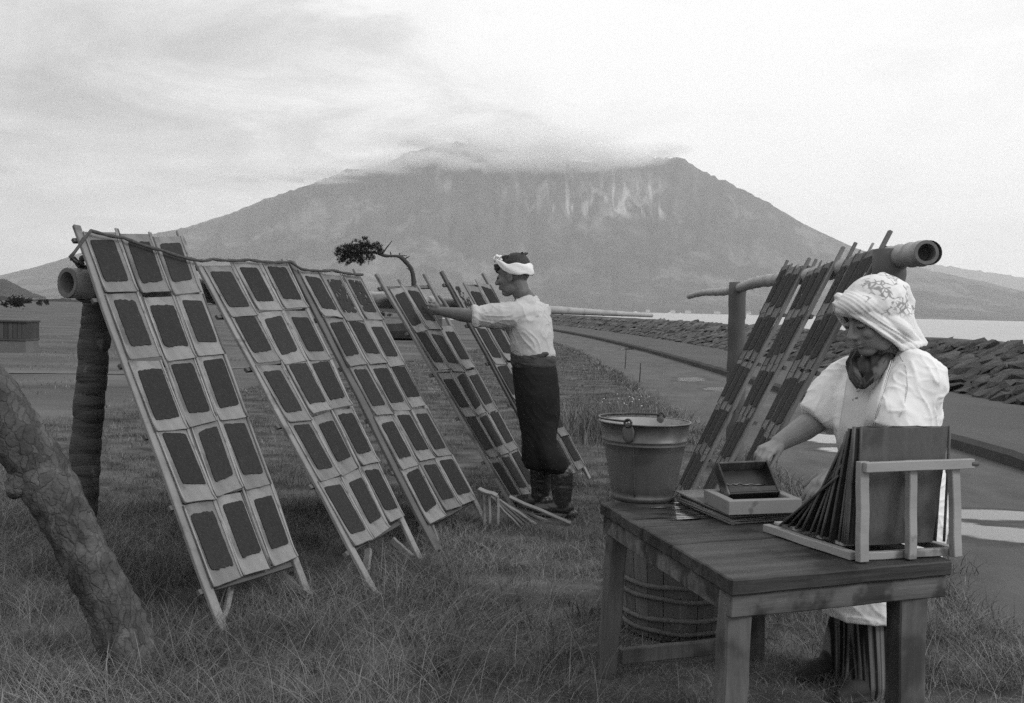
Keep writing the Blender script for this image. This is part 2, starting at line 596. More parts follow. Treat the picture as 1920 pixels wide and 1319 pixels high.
def build_seawall():
    mb = MB()
    ds = [2, 4, 6, 8] + dlist(10, 112, 60)
    prof = [wall_prof(k / 5) for k in range(6)] + [(9.6, 0.93), (10.2, -3.0)]
    vs, fs = [], []
    for d in ds:
        for (x, z) in prof:
            vs.append((x + coast(d), d, z - 0.055 + 0.05 * mnoise.noise(V((d, x, 0)))))
    k = len(prof)
    for i in range(len(ds) - 1):
        for q in range(k - 1):
            o = i * k + q
            fs.append((o, o + 1, o + k + 1, o + k))
    me = bpy.data.meshes.new('seawall'); me.from_pydata(vs, [], fs)
    wall = link('seawall', me, m_bank, smooth=True)
    tag(wall, kind='structure')
    meshes = [stone_mesh(100 + i) for i in range(11)]
    for q in meshes: q.materials.append(m_stone)
    r = random.Random(5)
    far = MB()
    count = 0
    d = 13.0
    while d < 108:
        sz = 0.37
        for row in range(6):
            k = (row + 0.45) / 5.95 + r.uniform(-0.03, 0.03)
            x, z = wall_prof(min(1.02, k))
            dd = d + (row % 2) * 0.19 + r.uniform(-0.08, 0.08)
            c = V((x + coast(dd) + r.uniform(-0.05, 0.05), dd, z - 0.07 + r.uniform(-0.02, 0.02)))
            q = r.uniform(.72, 1.3)
            M = Matrix.Translation(c) @ Matrix.Rotation(math.radians(-24) + r.uniform(-.2, .2), 4, 'Y') @ Matrix.Rotation(r.uniform(-3.1, 3.1), 4, 'Z') @ \
                Matrix.Diagonal((sz * q * r.uniform(.9, 1.4), sz * q * r.uniform(.9, 1.3), sz * q * r.uniform(.32, .46), 1))
            if count < 300:
                o = bpy.data.objects.new('stone', r.choice(meshes)); COL.objects.link(o)
                o.parent = wall
                o.matrix_basis = M
                count += 1
            else:
                b = r.choice(meshes)
                if dd > 60 and row in (1, 3, 5): continue
                far.add([M @ v.co for v in b.vertices], [tuple(p.vertices) for p in b.polygons])
        d += 0.36 if d < 60 else 0.55
    fo = far.build('far_stones', m_stone2, wall)
    fo['kind'] = 'stuff'
build_seawall()

# water lying in the road's hollows: glossy wet patches with soft dark margins
def wet_road():
    m = m_road
    N, L = m.node_tree.nodes, m.node_tree.links
    b = next(n for n in N if n.type == 'BSDF_PRINCIPLED')
    src = b.inputs['Base Color'].links[0].from_socket; nsrc = b.inputs['Normal'].links[0].from_socket
    tc = N.new('ShaderNodeTexCoord')
    def noise(sc, st, det):
        mp = N.new('ShaderNodeMapping'); mp.inputs['Scale'].default_value = st; L.new(tc.outputs['Object'], mp.inputs[0])
        t = N.new('ShaderNodeTexNoise'); t.inputs['Scale'].default_value = sc; t.inputs['Detail'].default_value = det; t.inputs['Roughness'].default_value = .6
        L.new(mp.outputs[0], t.inputs[0]); return t.outputs[0]
    best = None
    for (px, py, rx, ry) in ((1880, 1000, .62, .30), (1860, 965, .42, .22), (1775, 985, .30, .25), (1545, 822, .34, .55), (1585, 845, .28, .3), (1296, 712, .32, .8), (1345, 730, .25, .6), (1180, 655, .3, 1.5)):
        c = G(px, py, ROAD_Z)
        mp = N.new('ShaderNodeMapping'); mp.vector_type = 'TEXTURE'
        mp.inputs['Location'].default_value = (c.x, c.y, ROAD_Z); mp.inputs['Scale'].default_value = (rx, ry, 5)
        mp.inputs['Rotation'].default_value = (0, 0, -.18)
        L.new(tc.outputs['Object'], mp.inputs[0])
        ln = N.new('ShaderNodeVectorMath'); ln.operation = 'LENGTH'; L.new(mp.outputs[0], ln.inputs[0])
        if best is None: best = ln.outputs['Value']
        else:
            q = N.new('ShaderNodeMath'); q.operation = 'MINIMUM'; L.new(best, q.inputs[0]); L.new(ln.outputs['Value'], q.inputs[1]); best = q.outputs[0]
    n1 = noise(2.4, (.7, 2.0, 1), 7)
    q = N.new('ShaderNodeMath'); q.operation = 'MULTIPLY_ADD'; L.new(n1, q.inputs[0]); q.inputs[1].default_value = 2.2; q.inputs[2].default_value = -1.1
    a = N.new('ShaderNodeMath'); a.operation = 'ADD'; L.new(best, a.inputs[0]); L.new(q.outputs[0], a.inputs[1])
    def rng(x0, x1):
        k = N.new('ShaderNodeMapRange'); k.interpolation_type = 'SMOOTHSTEP'; k.inputs['From Min'].default_value = x0; k.inputs['From Max'].default_value = x1
        k.inputs['To Min'].default_value = 1; k.inputs['To Max'].default_value = 0; L.new(a.outputs[0], k.inputs[0]); return k.outputs[0]
    water, damp = rng(.62, 1.05), rng(.9, 1.75)
    def mixc(f, x, col):
        k = N.new('ShaderNodeMix'); k.data_type = 'RGBA'; L.new(f, k.inputs[0]); L.new(x, k.inputs[6]); k.inputs[7].default_value = (col, col, col, 1); return k.outputs[2]
    L.new(mixc(water, mixc(damp, src, .034), .03), b.inputs['Base Color'])
    k = N.new('ShaderNodeMapRange'); k.inputs['To Min'].default_value = .8; k.inputs['To Max'].default_value = .03; L.new(water, k.inputs[0]); L.new(k.outputs[0], b.inputs['Roughness'])
    bp = next(n for n in N if n.type == 'BUMP')
    k = N.new('ShaderNodeMapRange'); k.inputs['To Min'].default_value = .4; k.inputs['To Max'].default_value = 0.0; L.new(water, k.inputs[0]); L.new(k.outputs[0], bp.inputs['Strength'])
wet_road()

# the bay
m_sea = mat('sea_water', 0.28, 0.36, 0.02, (1, 3, 1), 0.45, 1.0, bump=0.8, bscale=0.9, bstretch=(0.25, 1, 1), bdist=0.25)
sea = sheet('sea', lambda d: (-3000 - d, 3000 + d), [4, 20, 60, 200, 700, 2000, 5200], lambda x, d: -2.3, m_sea, 4)

# the volcano across the bay
SKY = [(-700, 556), (-300, 536), (0, 515), (60, 501), (105, 488), (180, 463), (270, 441), (345, 426), (440, 396), (480, 378), (540, 358), (590, 341),
       (640, 323), (680, 318), (720, 306), (770, 284), (830, 268), (900, 274), (960, 288), (1040, 302), (1120, 306), (1200, 298), (1265, 300), (1320, 328), (1390, 362), (1440, 385),
       (1500, 420), (1560, 448), (1600, 466), (1660, 487), (1740, 508), (1840, 527), (1920, 547), (2100, 578), (2300, 596), (2600, 606)]
def skyline(px):
    for (a, ya), (b, yb) in zip(SKY, SKY[1:]):
        if a <= px <= b:
            t = (px - a) / (b - a)
            return ya + (yb - ya) * t
    return SKY[-1][1]

def build_mountain():
    r0 = 7300.0
    rs = np.concatenate([np.linspace(4650, r0, 70), np.linspace(r0 + 120, 10500, 14)])
    pxs = np.arange(-700, 2600, 7.0)
    vs, fs = [], []
    for r in rs:
        for px in pxs:
            y = skyline(px)
            hor = 579.0 + 0.0235 * (px - 960)
            H = max(12.0, (hor - y) / FPX * r0)
            x = (px - 960.0) / FPX * r
            if r <= r0:
                t = (r - 4650) / (r0 - 4650)
                g = 0.13 * t + 0.87 * t ** 1.85
            else:
                t = (r - r0) / 3200
                g = 1 - 0.9 * t
            z = H * g
            q = V((px / 58.0 + 0.5 * math.sin(r / 700 + px / 90), r / 1500.0, 0.0))
            gul = 1 - 2 * abs(mnoise.noise(q))
            gul2 = 1 - 2 * abs(mnoise.noise(V((px / 17.0 + 0.2 * math.sin(r / 400), r / 1500.0, 5.0))))
            rough = mnoise.fractal(V((x / 420.0, r / 420.0, 1.0)), 1.0, 2.0, 4)
            amp = H * g * max(0.0, 1 - g) ** 0.55 if r < r0 else 0.0
            z += amp * (0.26 * (gul - .3) + 0.16 * (gul2 - .3) + 0.13 * rough) + (0.014 * H * mnoise.noise(V((px / 9.0, 3, 0))))
            vs.append((x, r, z - 4.0))
    n = len(pxs)
    for i in range(len(rs) - 1):
        for c in range(n - 1):
            o = i * n + c
            fs.append((o, o + 1, o + n + 1, o + n))
    me = bpy.data.meshes.new('mountain'); me.from_pydata(vs, [], fs)
    m = mat('mountain_forest', 0.015, 0.085, 0.006, (1, 1, 1), 1.0, 0.0, bump=1.0, bscale=0.012, bdist=30.0, stain=(0.0022, 0.52, 0.10, 2.2))
    # pale scree running down the gullies under the summit
    N, L = m.node_tree.nodes, m.node_tree.links
    b = next(k for k in N if k.type == 'BSDF_PRINCIPLED')
    src = b.inputs['Base Color'].links[0].from_socket
    tc = N.new('ShaderNodeTexCoord')
    sep = N.new('ShaderNodeSeparateXYZ'); L.new(tc.outputs['Object'], sep.inputs[0])
    def rng(sock, a, bb, c=0.0, d=1.0):
        q = N.new('ShaderNodeMapRange'); q.interpolation_type = 'SMOOTHSTEP'
        q.inputs['From Min'].default_value = a; q.inputs['From Max'].default_value = bb
        q.inputs['To Min'].default_value = c; q.inputs['To Max'].default_value = d
        L.new(sock, q.inputs[0]); return q.outputs[0]
    def mm(a, bb, op='MULTIPLY'):
        q = N.new('ShaderNodeMath'); q.operation = op; L.new(a, q.inputs[0]); L.new(bb, q.inputs[1]); return q.outputs[0]
    mp = N.new('ShaderNodeMapping'); mp.inputs['Scale'].default_value = (1 / 75.0, 1 / 900.0, 1 / 260.0)
    L.new(tc.outputs['Object'], mp.inputs[0])
    t = N.new('ShaderNodeTexNoise'); t.inputs['Scale'].default_value = 1.0; t.inputs['Detail'].default_value = 4; t.inputs['Distortion'].default_value = 1.2
    L.new(mp.outputs[0], t.inputs[0])
    streak = rng(t.outputs[0], 0.44, 0.66)
    win = mm(mm(rng(sep.outputs[0], -150, 330), rng(sep.outputs[0], 760, 1050, 1.0, 0.0)), mm(rng(sep.outputs[2], 500, 610), rng(sep.outputs[2], 720, 930, 1.0, 0.25)))
    wide = mm(mm(rng(sep.outputs[0], -900, -500), rng(sep.outputs[0], 900, 1300, 1.0, 0.0)), rng(sep.outputs[2], 560, 900))
    mp2 = N.new('ShaderNodeMapping'); mp2.inputs['Scale'].default_value = (1 / 110.0, 1 / 1500.0, 1 / 300.0); mp2.inputs['Location'].default_value = (4, 2, 1)
    L.new(tc.outputs['Object'], mp2.inputs[0])
    t2 = N.new('ShaderNodeTexNoise'); t2.inputs['Detail'].default_value = 4; t2.inputs['Scale'].default_value = 1.0; L.new(mp2.outputs[0], t2.inputs[0])
    f2 = mm(rng(t2.outputs[0], 0.52, 0.7, 0.0, 0.6), wide)
    f = mm(mm(streak, win), f2, 'MAXIMUM')
    mx = N.new('ShaderNodeMix'); mx.data_type = 'RGBA'; mx.inputs[7].default_value = (0.36, 0.36, 0.36, 1)
    L.new(f, mx.inputs[0]); L.new(src, mx.inputs[6]); L.new(mx.outputs[2], b.inputs['Base Color'])
    o = link('mountain', me, m, smooth=True); o['kind'] = 'structure'
build_mountain()

def ridge(name, pts, r, depth, m, jag=0.0, step=8.0):
    """a far hill: crest given where it stands, slopes falling off on both sides"""
    pxs = np.arange(pts[0][0], pts[-1][0], step)
    ks = [-1.0, -0.7, -0.4, -0.2, 0.0, 0.25, 0.6, 1.0]
    vs, fs = [], []
    for k in ks:
        for px in pxs:
            for (a, ya), (b, yb) in zip(pts, pts[1:]):
                if a <= px <= b:
                    y = ya + (yb - ya) * (px - a) / (b - a)
            H = max(0.0, (579 + 0.0235 * (px - 960) - y) / FPX * r)
            rr = r + k * depth
            h = H * (1 - abs(k) ** 1.4) * (1 + jag * mnoise.noise(V((px / 11.0, k * 3, r))))
            vs.append(((px - 960) / FPX * rr, rr, h + (0 if abs(k) < 1 else -4)))
    n = len(pxs)
    for i in range(len(ks) - 1):
        for c in range(n - 1):
            o = i * n + c
            fs.append((o, o + 1, o + n + 1, o + n))
    me = bpy.data.meshes.new(name); me.from_pydata(vs, [], fs)
    o = link(name, me, m, smooth=True); o['kind'] = 'structure'
    return o
m_hill = mat('hill_forest', 0.035, 0.07, 0.02, rough=1.0, spec=0.0, bump=0.8, bscale=0.05, bdist=6)
ridge('far_hills', [(1560, 512), (1660, 486), (1730, 492), (1790, 503), (1850, 511), (1900, 519), (2000, 533), (2150, 552), (2400, 580)], 14500, 1800, m_hill, 0.06)
ridge('left_hill', [(-420, 556), (-260, 528), (-120, 516), (-40, 518), (10, 523), (32, 534), (60, 548), (90, 558)], 1700, 260, m_hill, 0.10, 5.0)
ridge('field_bank', [(-200, 548), (-20, 546), (40, 556), (120, 554), (210, 560), (330, 562), (470, 566), (620, 570), (800, 575), (860, 578)], 420, 60, m_hill, 0.55, 5.0)

# the air between here and the volcano
def build_haze():
    mb = MB(); mb.box((-9000, -300, -9), (9000, 17500, 1330))
    o = mb.build('haze', None)
    m = bpy.data.materials.new('haze_air'); m.use_nodes = True
    N, L = m.node_tree.nodes, m.node_tree.links; N.clear()
    out = N.new('ShaderNodeOutputMaterial'); v = N.new('ShaderNodeVolumePrincipled')
    v.inputs['Color'].default_value = (0.97, 0.97, 0.97, 1)
    v.inputs['Density'].default_value = 7.0e-5
    v.inputs['Anisotropy'].default_value = 0.0
    L.new(v.outputs[0], out.inputs['Volume'])
    o.data.materials.append(m)
    m.cycles.homogeneous_volume = True
    o['kind'] = 'stuff'
build_haze()

def build_cloud():
    """cloud lying on the summit and a thin scarf of it streaming off to the left"""
    mb = MB()
    mb.ellipsoid((0, 0, 0), (1, 1, 1), None, 32, 20)
    m = bpy.data.materials.new('cloud_vapour'); m.use_nodes = True
    N, L = m.node_tree.nodes, m.node_tree.links; N.clear()
    out = N.new('ShaderNodeOutputMaterial'); v = N.new('ShaderNodeVolumePrincipled')
    v.inputs['Color'].default_value = (0.995, 0.995, 0.995, 1)
    v.inputs['Anisotropy'].default_value = 0.2
    tc = N.new('ShaderNodeTexCoord')
    ge = N.new('ShaderNodeNewGeometry')
    ln = N.new('ShaderNodeVectorMath'); ln.operation = 'LENGTH'; L.new(tc.outputs['Object'], ln.inputs[0])
    fall = N.new('ShaderNodeMapRange'); fall.interpolation_type = 'SMOOTHSTEP'; fall.inputs['From Min'].default_value = 1.0; fall.inputs['From Max'].default_value = 0.25
    L.new(ln.outputs['Value'], fall.inputs[0])
    t = N.new('ShaderNodeTexNoise'); t.inputs['Scale'].default_value = 1.0; t.inputs['Detail'].default_value = 5; t.inputs['Roughness'].default_value = 0.62
    mp = N.new('ShaderNodeMapping'); mp.inputs['Scale'].default_value = (1 / 230.0, 1 / 300.0, 1 / 110.0)
    L.new(ge.outputs['Position'], mp.inputs[0]); L.new(mp.outputs[0], t.inputs[0])
    th = N.new('ShaderNodeMapRange'); th.inputs['From Min'].default_value = 0.36; th.inputs['From Max'].default_value = 0.62
    L.new(t.outputs[0], th.inputs[0])
    mu = N.new('ShaderNodeMath'); mu.operation = 'MULTIPLY'; L.new(fall.outputs[0], mu.inputs[0]); L.new(th.outputs[0], mu.inputs[1])
    m2 = N.new('ShaderNodeMath'); m2.operation = 'MULTIPLY'; L.new(mu.outputs[0], m2.inputs[0]); m2.inputs[1].default_value = CLOUD_DENS
    L.new(m2.outputs[0], v.inputs['Density']); L.new(v.outputs[0], out.inputs['Volume'])
    me = mb.mesh('cloud'); me.materials.append(m)
    def put(px, py, d, rx, ry, rz):
        o = bpy.data.objects.new('cloud', me); COL.objects.link(o)
        o.location = P(px, py, d); o.scale = (rx, ry, rz)
        o['kind'] = 'stuff'
        return o
    for (px, py, rx, ry, rz) in ((690, 312, 330, 260, 62), (800, 300, 420, 300, 70), (930, 300, 560, 330, 120), (960, 262, 900, 380, 110), (1075, 296, 460, 330, 105), (1180, 292, 330, 260, 85), (1235, 282, 260, 240, 60), (520, 336, 620, 240, 34), (610, 322, 380, 240, 40), (760, 262, 420, 260, 70), (720, 322, 260, 200, 34), (880, 316, 300, 200, 44), (1010, 318, 260, 200, 36), (665, 322, 240, 200, 26)):
        put(px, py, 6950, rx, ry, rz)
CLOUD_DENS = 0.017
build_cloud()

# ================================================================== drying racks
m_mat = mat('reed_mat', 0.19, 0.30, 18, (1, 0.25, 1), 0.9, 0.15, bump=0.5, bscale=60, bstretch=(1, 0.15, 1), bdist=0.003,
            wave=((1, 1, 1), 62.0, 0.22, 0.6, 0.25), stain=(7.0, 0.52, 0.14, 0.66), objrand=0.16)
m_mat_dark = mat('reed_mat_dark', 0.16, 0.25, 18, (1, 0.25, 1), 0.9, 0.15, bump=0.5, bscale=60, bstretch=(1, 0.15, 1), bdist=0.003,
                 wave=((1, 1, 1), 62.0, 0.22, 0.6, 0.25), stain=(9.0, 0.52, 0.12, 0.7), objrand=0.15)  # darker-toned reed mats, for the right racks and the stack
m_nori = mat('seaweed_sheet', 0.020, 0.040, 70, (1, 1, 1), 0.85, 0.12, bump=0.8, bscale=120, bdist=0.004, detail=8, objrand=0.12)
m_nori2 = mat('seaweed_sheet_brightened', 0.032, 0.055, 70, (1, 1, 1), 0.9, 0.1, bump=0.8, bscale=120, bdist=0.004, detail=8, objrand=0.12)  # brightened copy of the seaweed, offsetting the shade on the right racks
m_stake = mat('weathered_stake', 0.15, 0.27, 9, (1, 1, 0.12), 0.85, 0.2, bump=0.5, bscale=40, bstretch=(1, 1, 0.08), bdist=0.004, stain=(7, 0.55, 0.1, 0.6), objrand=0.18)
m_stake_dark = mat('dark_weathered_stake', 0.07, 0.13, 9, (1, 1, 0.12), 0.85, 0.2, bump=0.5, bscale=40, bstretch=(1, 1, 0.08), bdist=0.004, objrand=0.1)
m_stake_mid = mat('mid_tone_stake', 0.10, 0.19, 9, (1, 1, 0.12), 0.85, 0.2, bump=0.5, bscale=40, bstretch=(1, 1, 0.08), bdist=0.004, objrand=0.2)  # mid-toned stakes, for the right racks
m_rod = mat('thin_bamboo_rod', 0.17, 0.30, 12, (1, 1, 0.3), 0.6, 0.3, bump=0.2, stain=(11, 0.56, 0.08, 0.5), objrand=0.15)
m_bamboo = mat('bamboo_culm', 0.22, 0.34, 3, (1, 1, 1), 0.5, 0.35, bump=0.15, bscale=25, bdist=0.004, stain=(5, 0.55, 0.12, 0.72))
m_bamboo_in = mat('bamboo_inside', 0.10, 0.17, 20, rough=0.9)
m_post = mat('rough_post', 0.05, 0.105, 6, (1, 1, 3), 0.9, 0.15, bump=0.9, bscale=14, bstretch=(0.6, 0.6, 5), bdist=0.012, stain=(8, 0.62, 0.06, 1.9))
m_post2 = mat('planed_post', 0.07, 0.13, 5, (1, 1, 0.2), 0.85, 0.2, bump=0.6, bscale=22, bstretch=(1, 1, 0.12), bdist=0.006)
m_rope = mat('straw_rope', 0.045, 0.10, 60, rough=0.95, spec=0.1, bump=0.8, bscale=110, bdist=0.004)

def bamboo(name, A, B, r0, r1, label, seed, node=0.30, hollow=True, sag=0.0, group=None, kink=0.0):
    """a culm with swollen nodes from its cut butt A to its thin tip B; the butt is open as far as the first partition"""
    r = random.Random(seed)
    A, B = V(A), V(B)
    ax = (B - A); L = ax.length; t = ax.normalized()
    prof = []
    s = 0.0; nodes = []
    step = node * 0.45
    s = 0.11
    while s < L - 0.05:
        nodes.append(s); s += step * r.uniform(0.9, 1.1); step = min(node * 1.25, step * 1.1)
    ss = set([0.0, L])
    for q in nodes:
        for dl in (-0.028, -0.012, -0.004, 0.004, 0.014, 0.03): ss.add(min(L, max(0, q + dl)))
    ss = sorted(ss)
    n = 22
    up = V((0, 0, 1)); u = (up - t * up.dot(t)).normalized(); w = t.cross(u)
    vs, fs = [], []
    for q in ss:
        k = q / L
        rad = r0 + (r1 - r0) * k
        for nd in nodes:
            dd = abs(q - nd)
            if dd < 0.008: rad *= 1.075 if q < nd else 1.10
            elif dd < 0.016: rad *= 1.03
        c = A + t * q + V((0, 0, -sag * (k ** 2) * (3 - 2 * k))) + u * (kink * 0.02 * math.sin(q * 2.1)) + w * (kink * 0.03 * math.sin(q * 1.3 + 1))
        for j in range(n):
            a = 2 * math.pi * j / n
            vs.append(c + (u * math.cos(a) + w * math.sin(a)) * rad)
    for i in range(len(ss) - 1):
        for j in range(n):
            k = (j + 1) % n
            fs.append((i * n + j, (i + 1) * n + j, (i + 1) * n + k, i * n + k))
    e = (len(ss) - 1) * n
    fs.append(tuple(e + j for j in range(n)))
    me = bpy.data.meshes.new(name); 
    me.from_pydata([q - A for q in vs], [], fs)
    o = link(name, me, m_bamboo, smooth=True)
    o.location = A
    tag(o, label, 'bamboo pole', group)
    # the cut end: wall thickness, bore and inner partition
    vs, fs = [], []
    for (rad, dep) in ((r0 * 1.0, -0.0005), (r0 * 0.97, -0.006), (r0 * 0.72, -0.006), (r0 * 0.68, 0.01), (r0 * 0.66, 0.085), (r0 * 0.35, 0.10), (0.001, 0.102)):
        c = A + t * dep
        for j in range(n):
            a = 2 * math.pi * j / n
            wob = 1 + 0.015 * math.sin(3 * a + seed)
            vs.append(c + (u * math.cos(a) + w * math.sin(a)) * rad * wob)
    for i in range(6):
        for j in range(n):
            k = (j + 1) % n
            fs.append((i * n + j, i * n + k, (i + 1) * n + k, (i + 1) * n + j))
    me = bpy.data.meshes.new('cut_end'); me.from_pydata(vs, [], fs)
    ce = link('cut_end', me, m_bamboo_in, smooth=False)
    kid(ce, o)
    return o

def post(name, bottom, top, r0, r1, label, m, rings=26, jag=0.012, seed=0, group=None, n=20, cat='post'):
    """a rough round post with uneven rings, standing on the ground"""
    r = random.Random(seed)
    B, T = V(bottom), V(top)
    mb = MB(); pts, rad = [], []
    for i in range(rings + 1):
        k = i / rings
        c = B.lerp(T, k) + V((r.uniform(-1, 1), r.uniform(-1, 1), 0)) * 0.004
        base = (r0 + (r1 - r0) * k) * (1 + r.uniform(-0.03, 0.03))
        pts.append(c - (T - B) / rings * 0.2); rad.append(base + jag * 0.5)
        pts.append(c + (T - B) / rings * 0.62); rad.append(base - jag * 0.4)
    mb.tube(pts, rad, n)
    me = mb.mesh(name)
    for v in me.vertices:
        v.co += V((1, 1, 0)) * 0.006 * mnoise.noise(v.co * 9)
    me.transform(Matrix.Translation(-B))
    o = link(name, me, m, smooth=True); o.location = B
    tag(o, label, cat, group)
    return o

# --- the two long poles and their posts
U = V((0.52, 0.854, 0))
A0 = P(127, 531, 5.26)
def lpole(t):                      # a point on the left pole, t metres past the first stake
    return V((-1.945 + .52 * t, 5.2 + .854 * t, 0))
tip = P(1222, 592, 10.95)
LP = bamboo('bamboo_pole', A0, tip, 0.074, 0.018, 'thick bamboo pole with an open cut end carrying the mats on the left', 3, sag=0.0)
# supporting posts
b = P(143, 1040, 5.55); b.z = -0.05
post('wooden_post', b, P(184, 563, 5.55) , 0.080, 0.071, 'dark ringed trunk post under the open end of the left bamboo pole', m_post, seed=2, rings=62, jag=0.0008)
q = lpole(3.95); zz = A0.z + (tip.z - A0.z) * 4.2 / 6.7
post('wooden_post', (q.x + .03, q.y, -0.05), (q.x + .03, q.y, zz - 0.05), 0.055, 0.05, 'dark post hidden behind the man in the white shirt', m_post2, seed=4)

RA = P(1737, 474, 5.02); RB = P(1295, 556, 12.6)
RP = bamboo('bamboo_pole', RA, RB, 0.057, 0.030, 'bamboo pole with an open cut end rising behind the woman in the headscarf', 8, kink=0.6)
def rpole(d):
    return RA + (RB - RA) * ((d - RA.y) / (RB.y - RA.y))
c = rpole(5.42)
post('wooden_post', (c.x - 0.02, c.y, -0.05), (c.x - 0.02, c.y + .06, c.z - 0.055), 0.084, 0.078, 'stout upright post behind the headscarf of the woman', m_post2, rings=10, jag=0.002, seed=6)
c = rpole(9.7)
post('wooden_post', (c.x + 0.03, c.y, -0.05), (c.x, c.y, c.z - 0.02), 0.085, 0.075, 'leaning post by the sandy road carrying the thin end of the right pole', m_post2, rings=14, jag=0.004, seed=7)

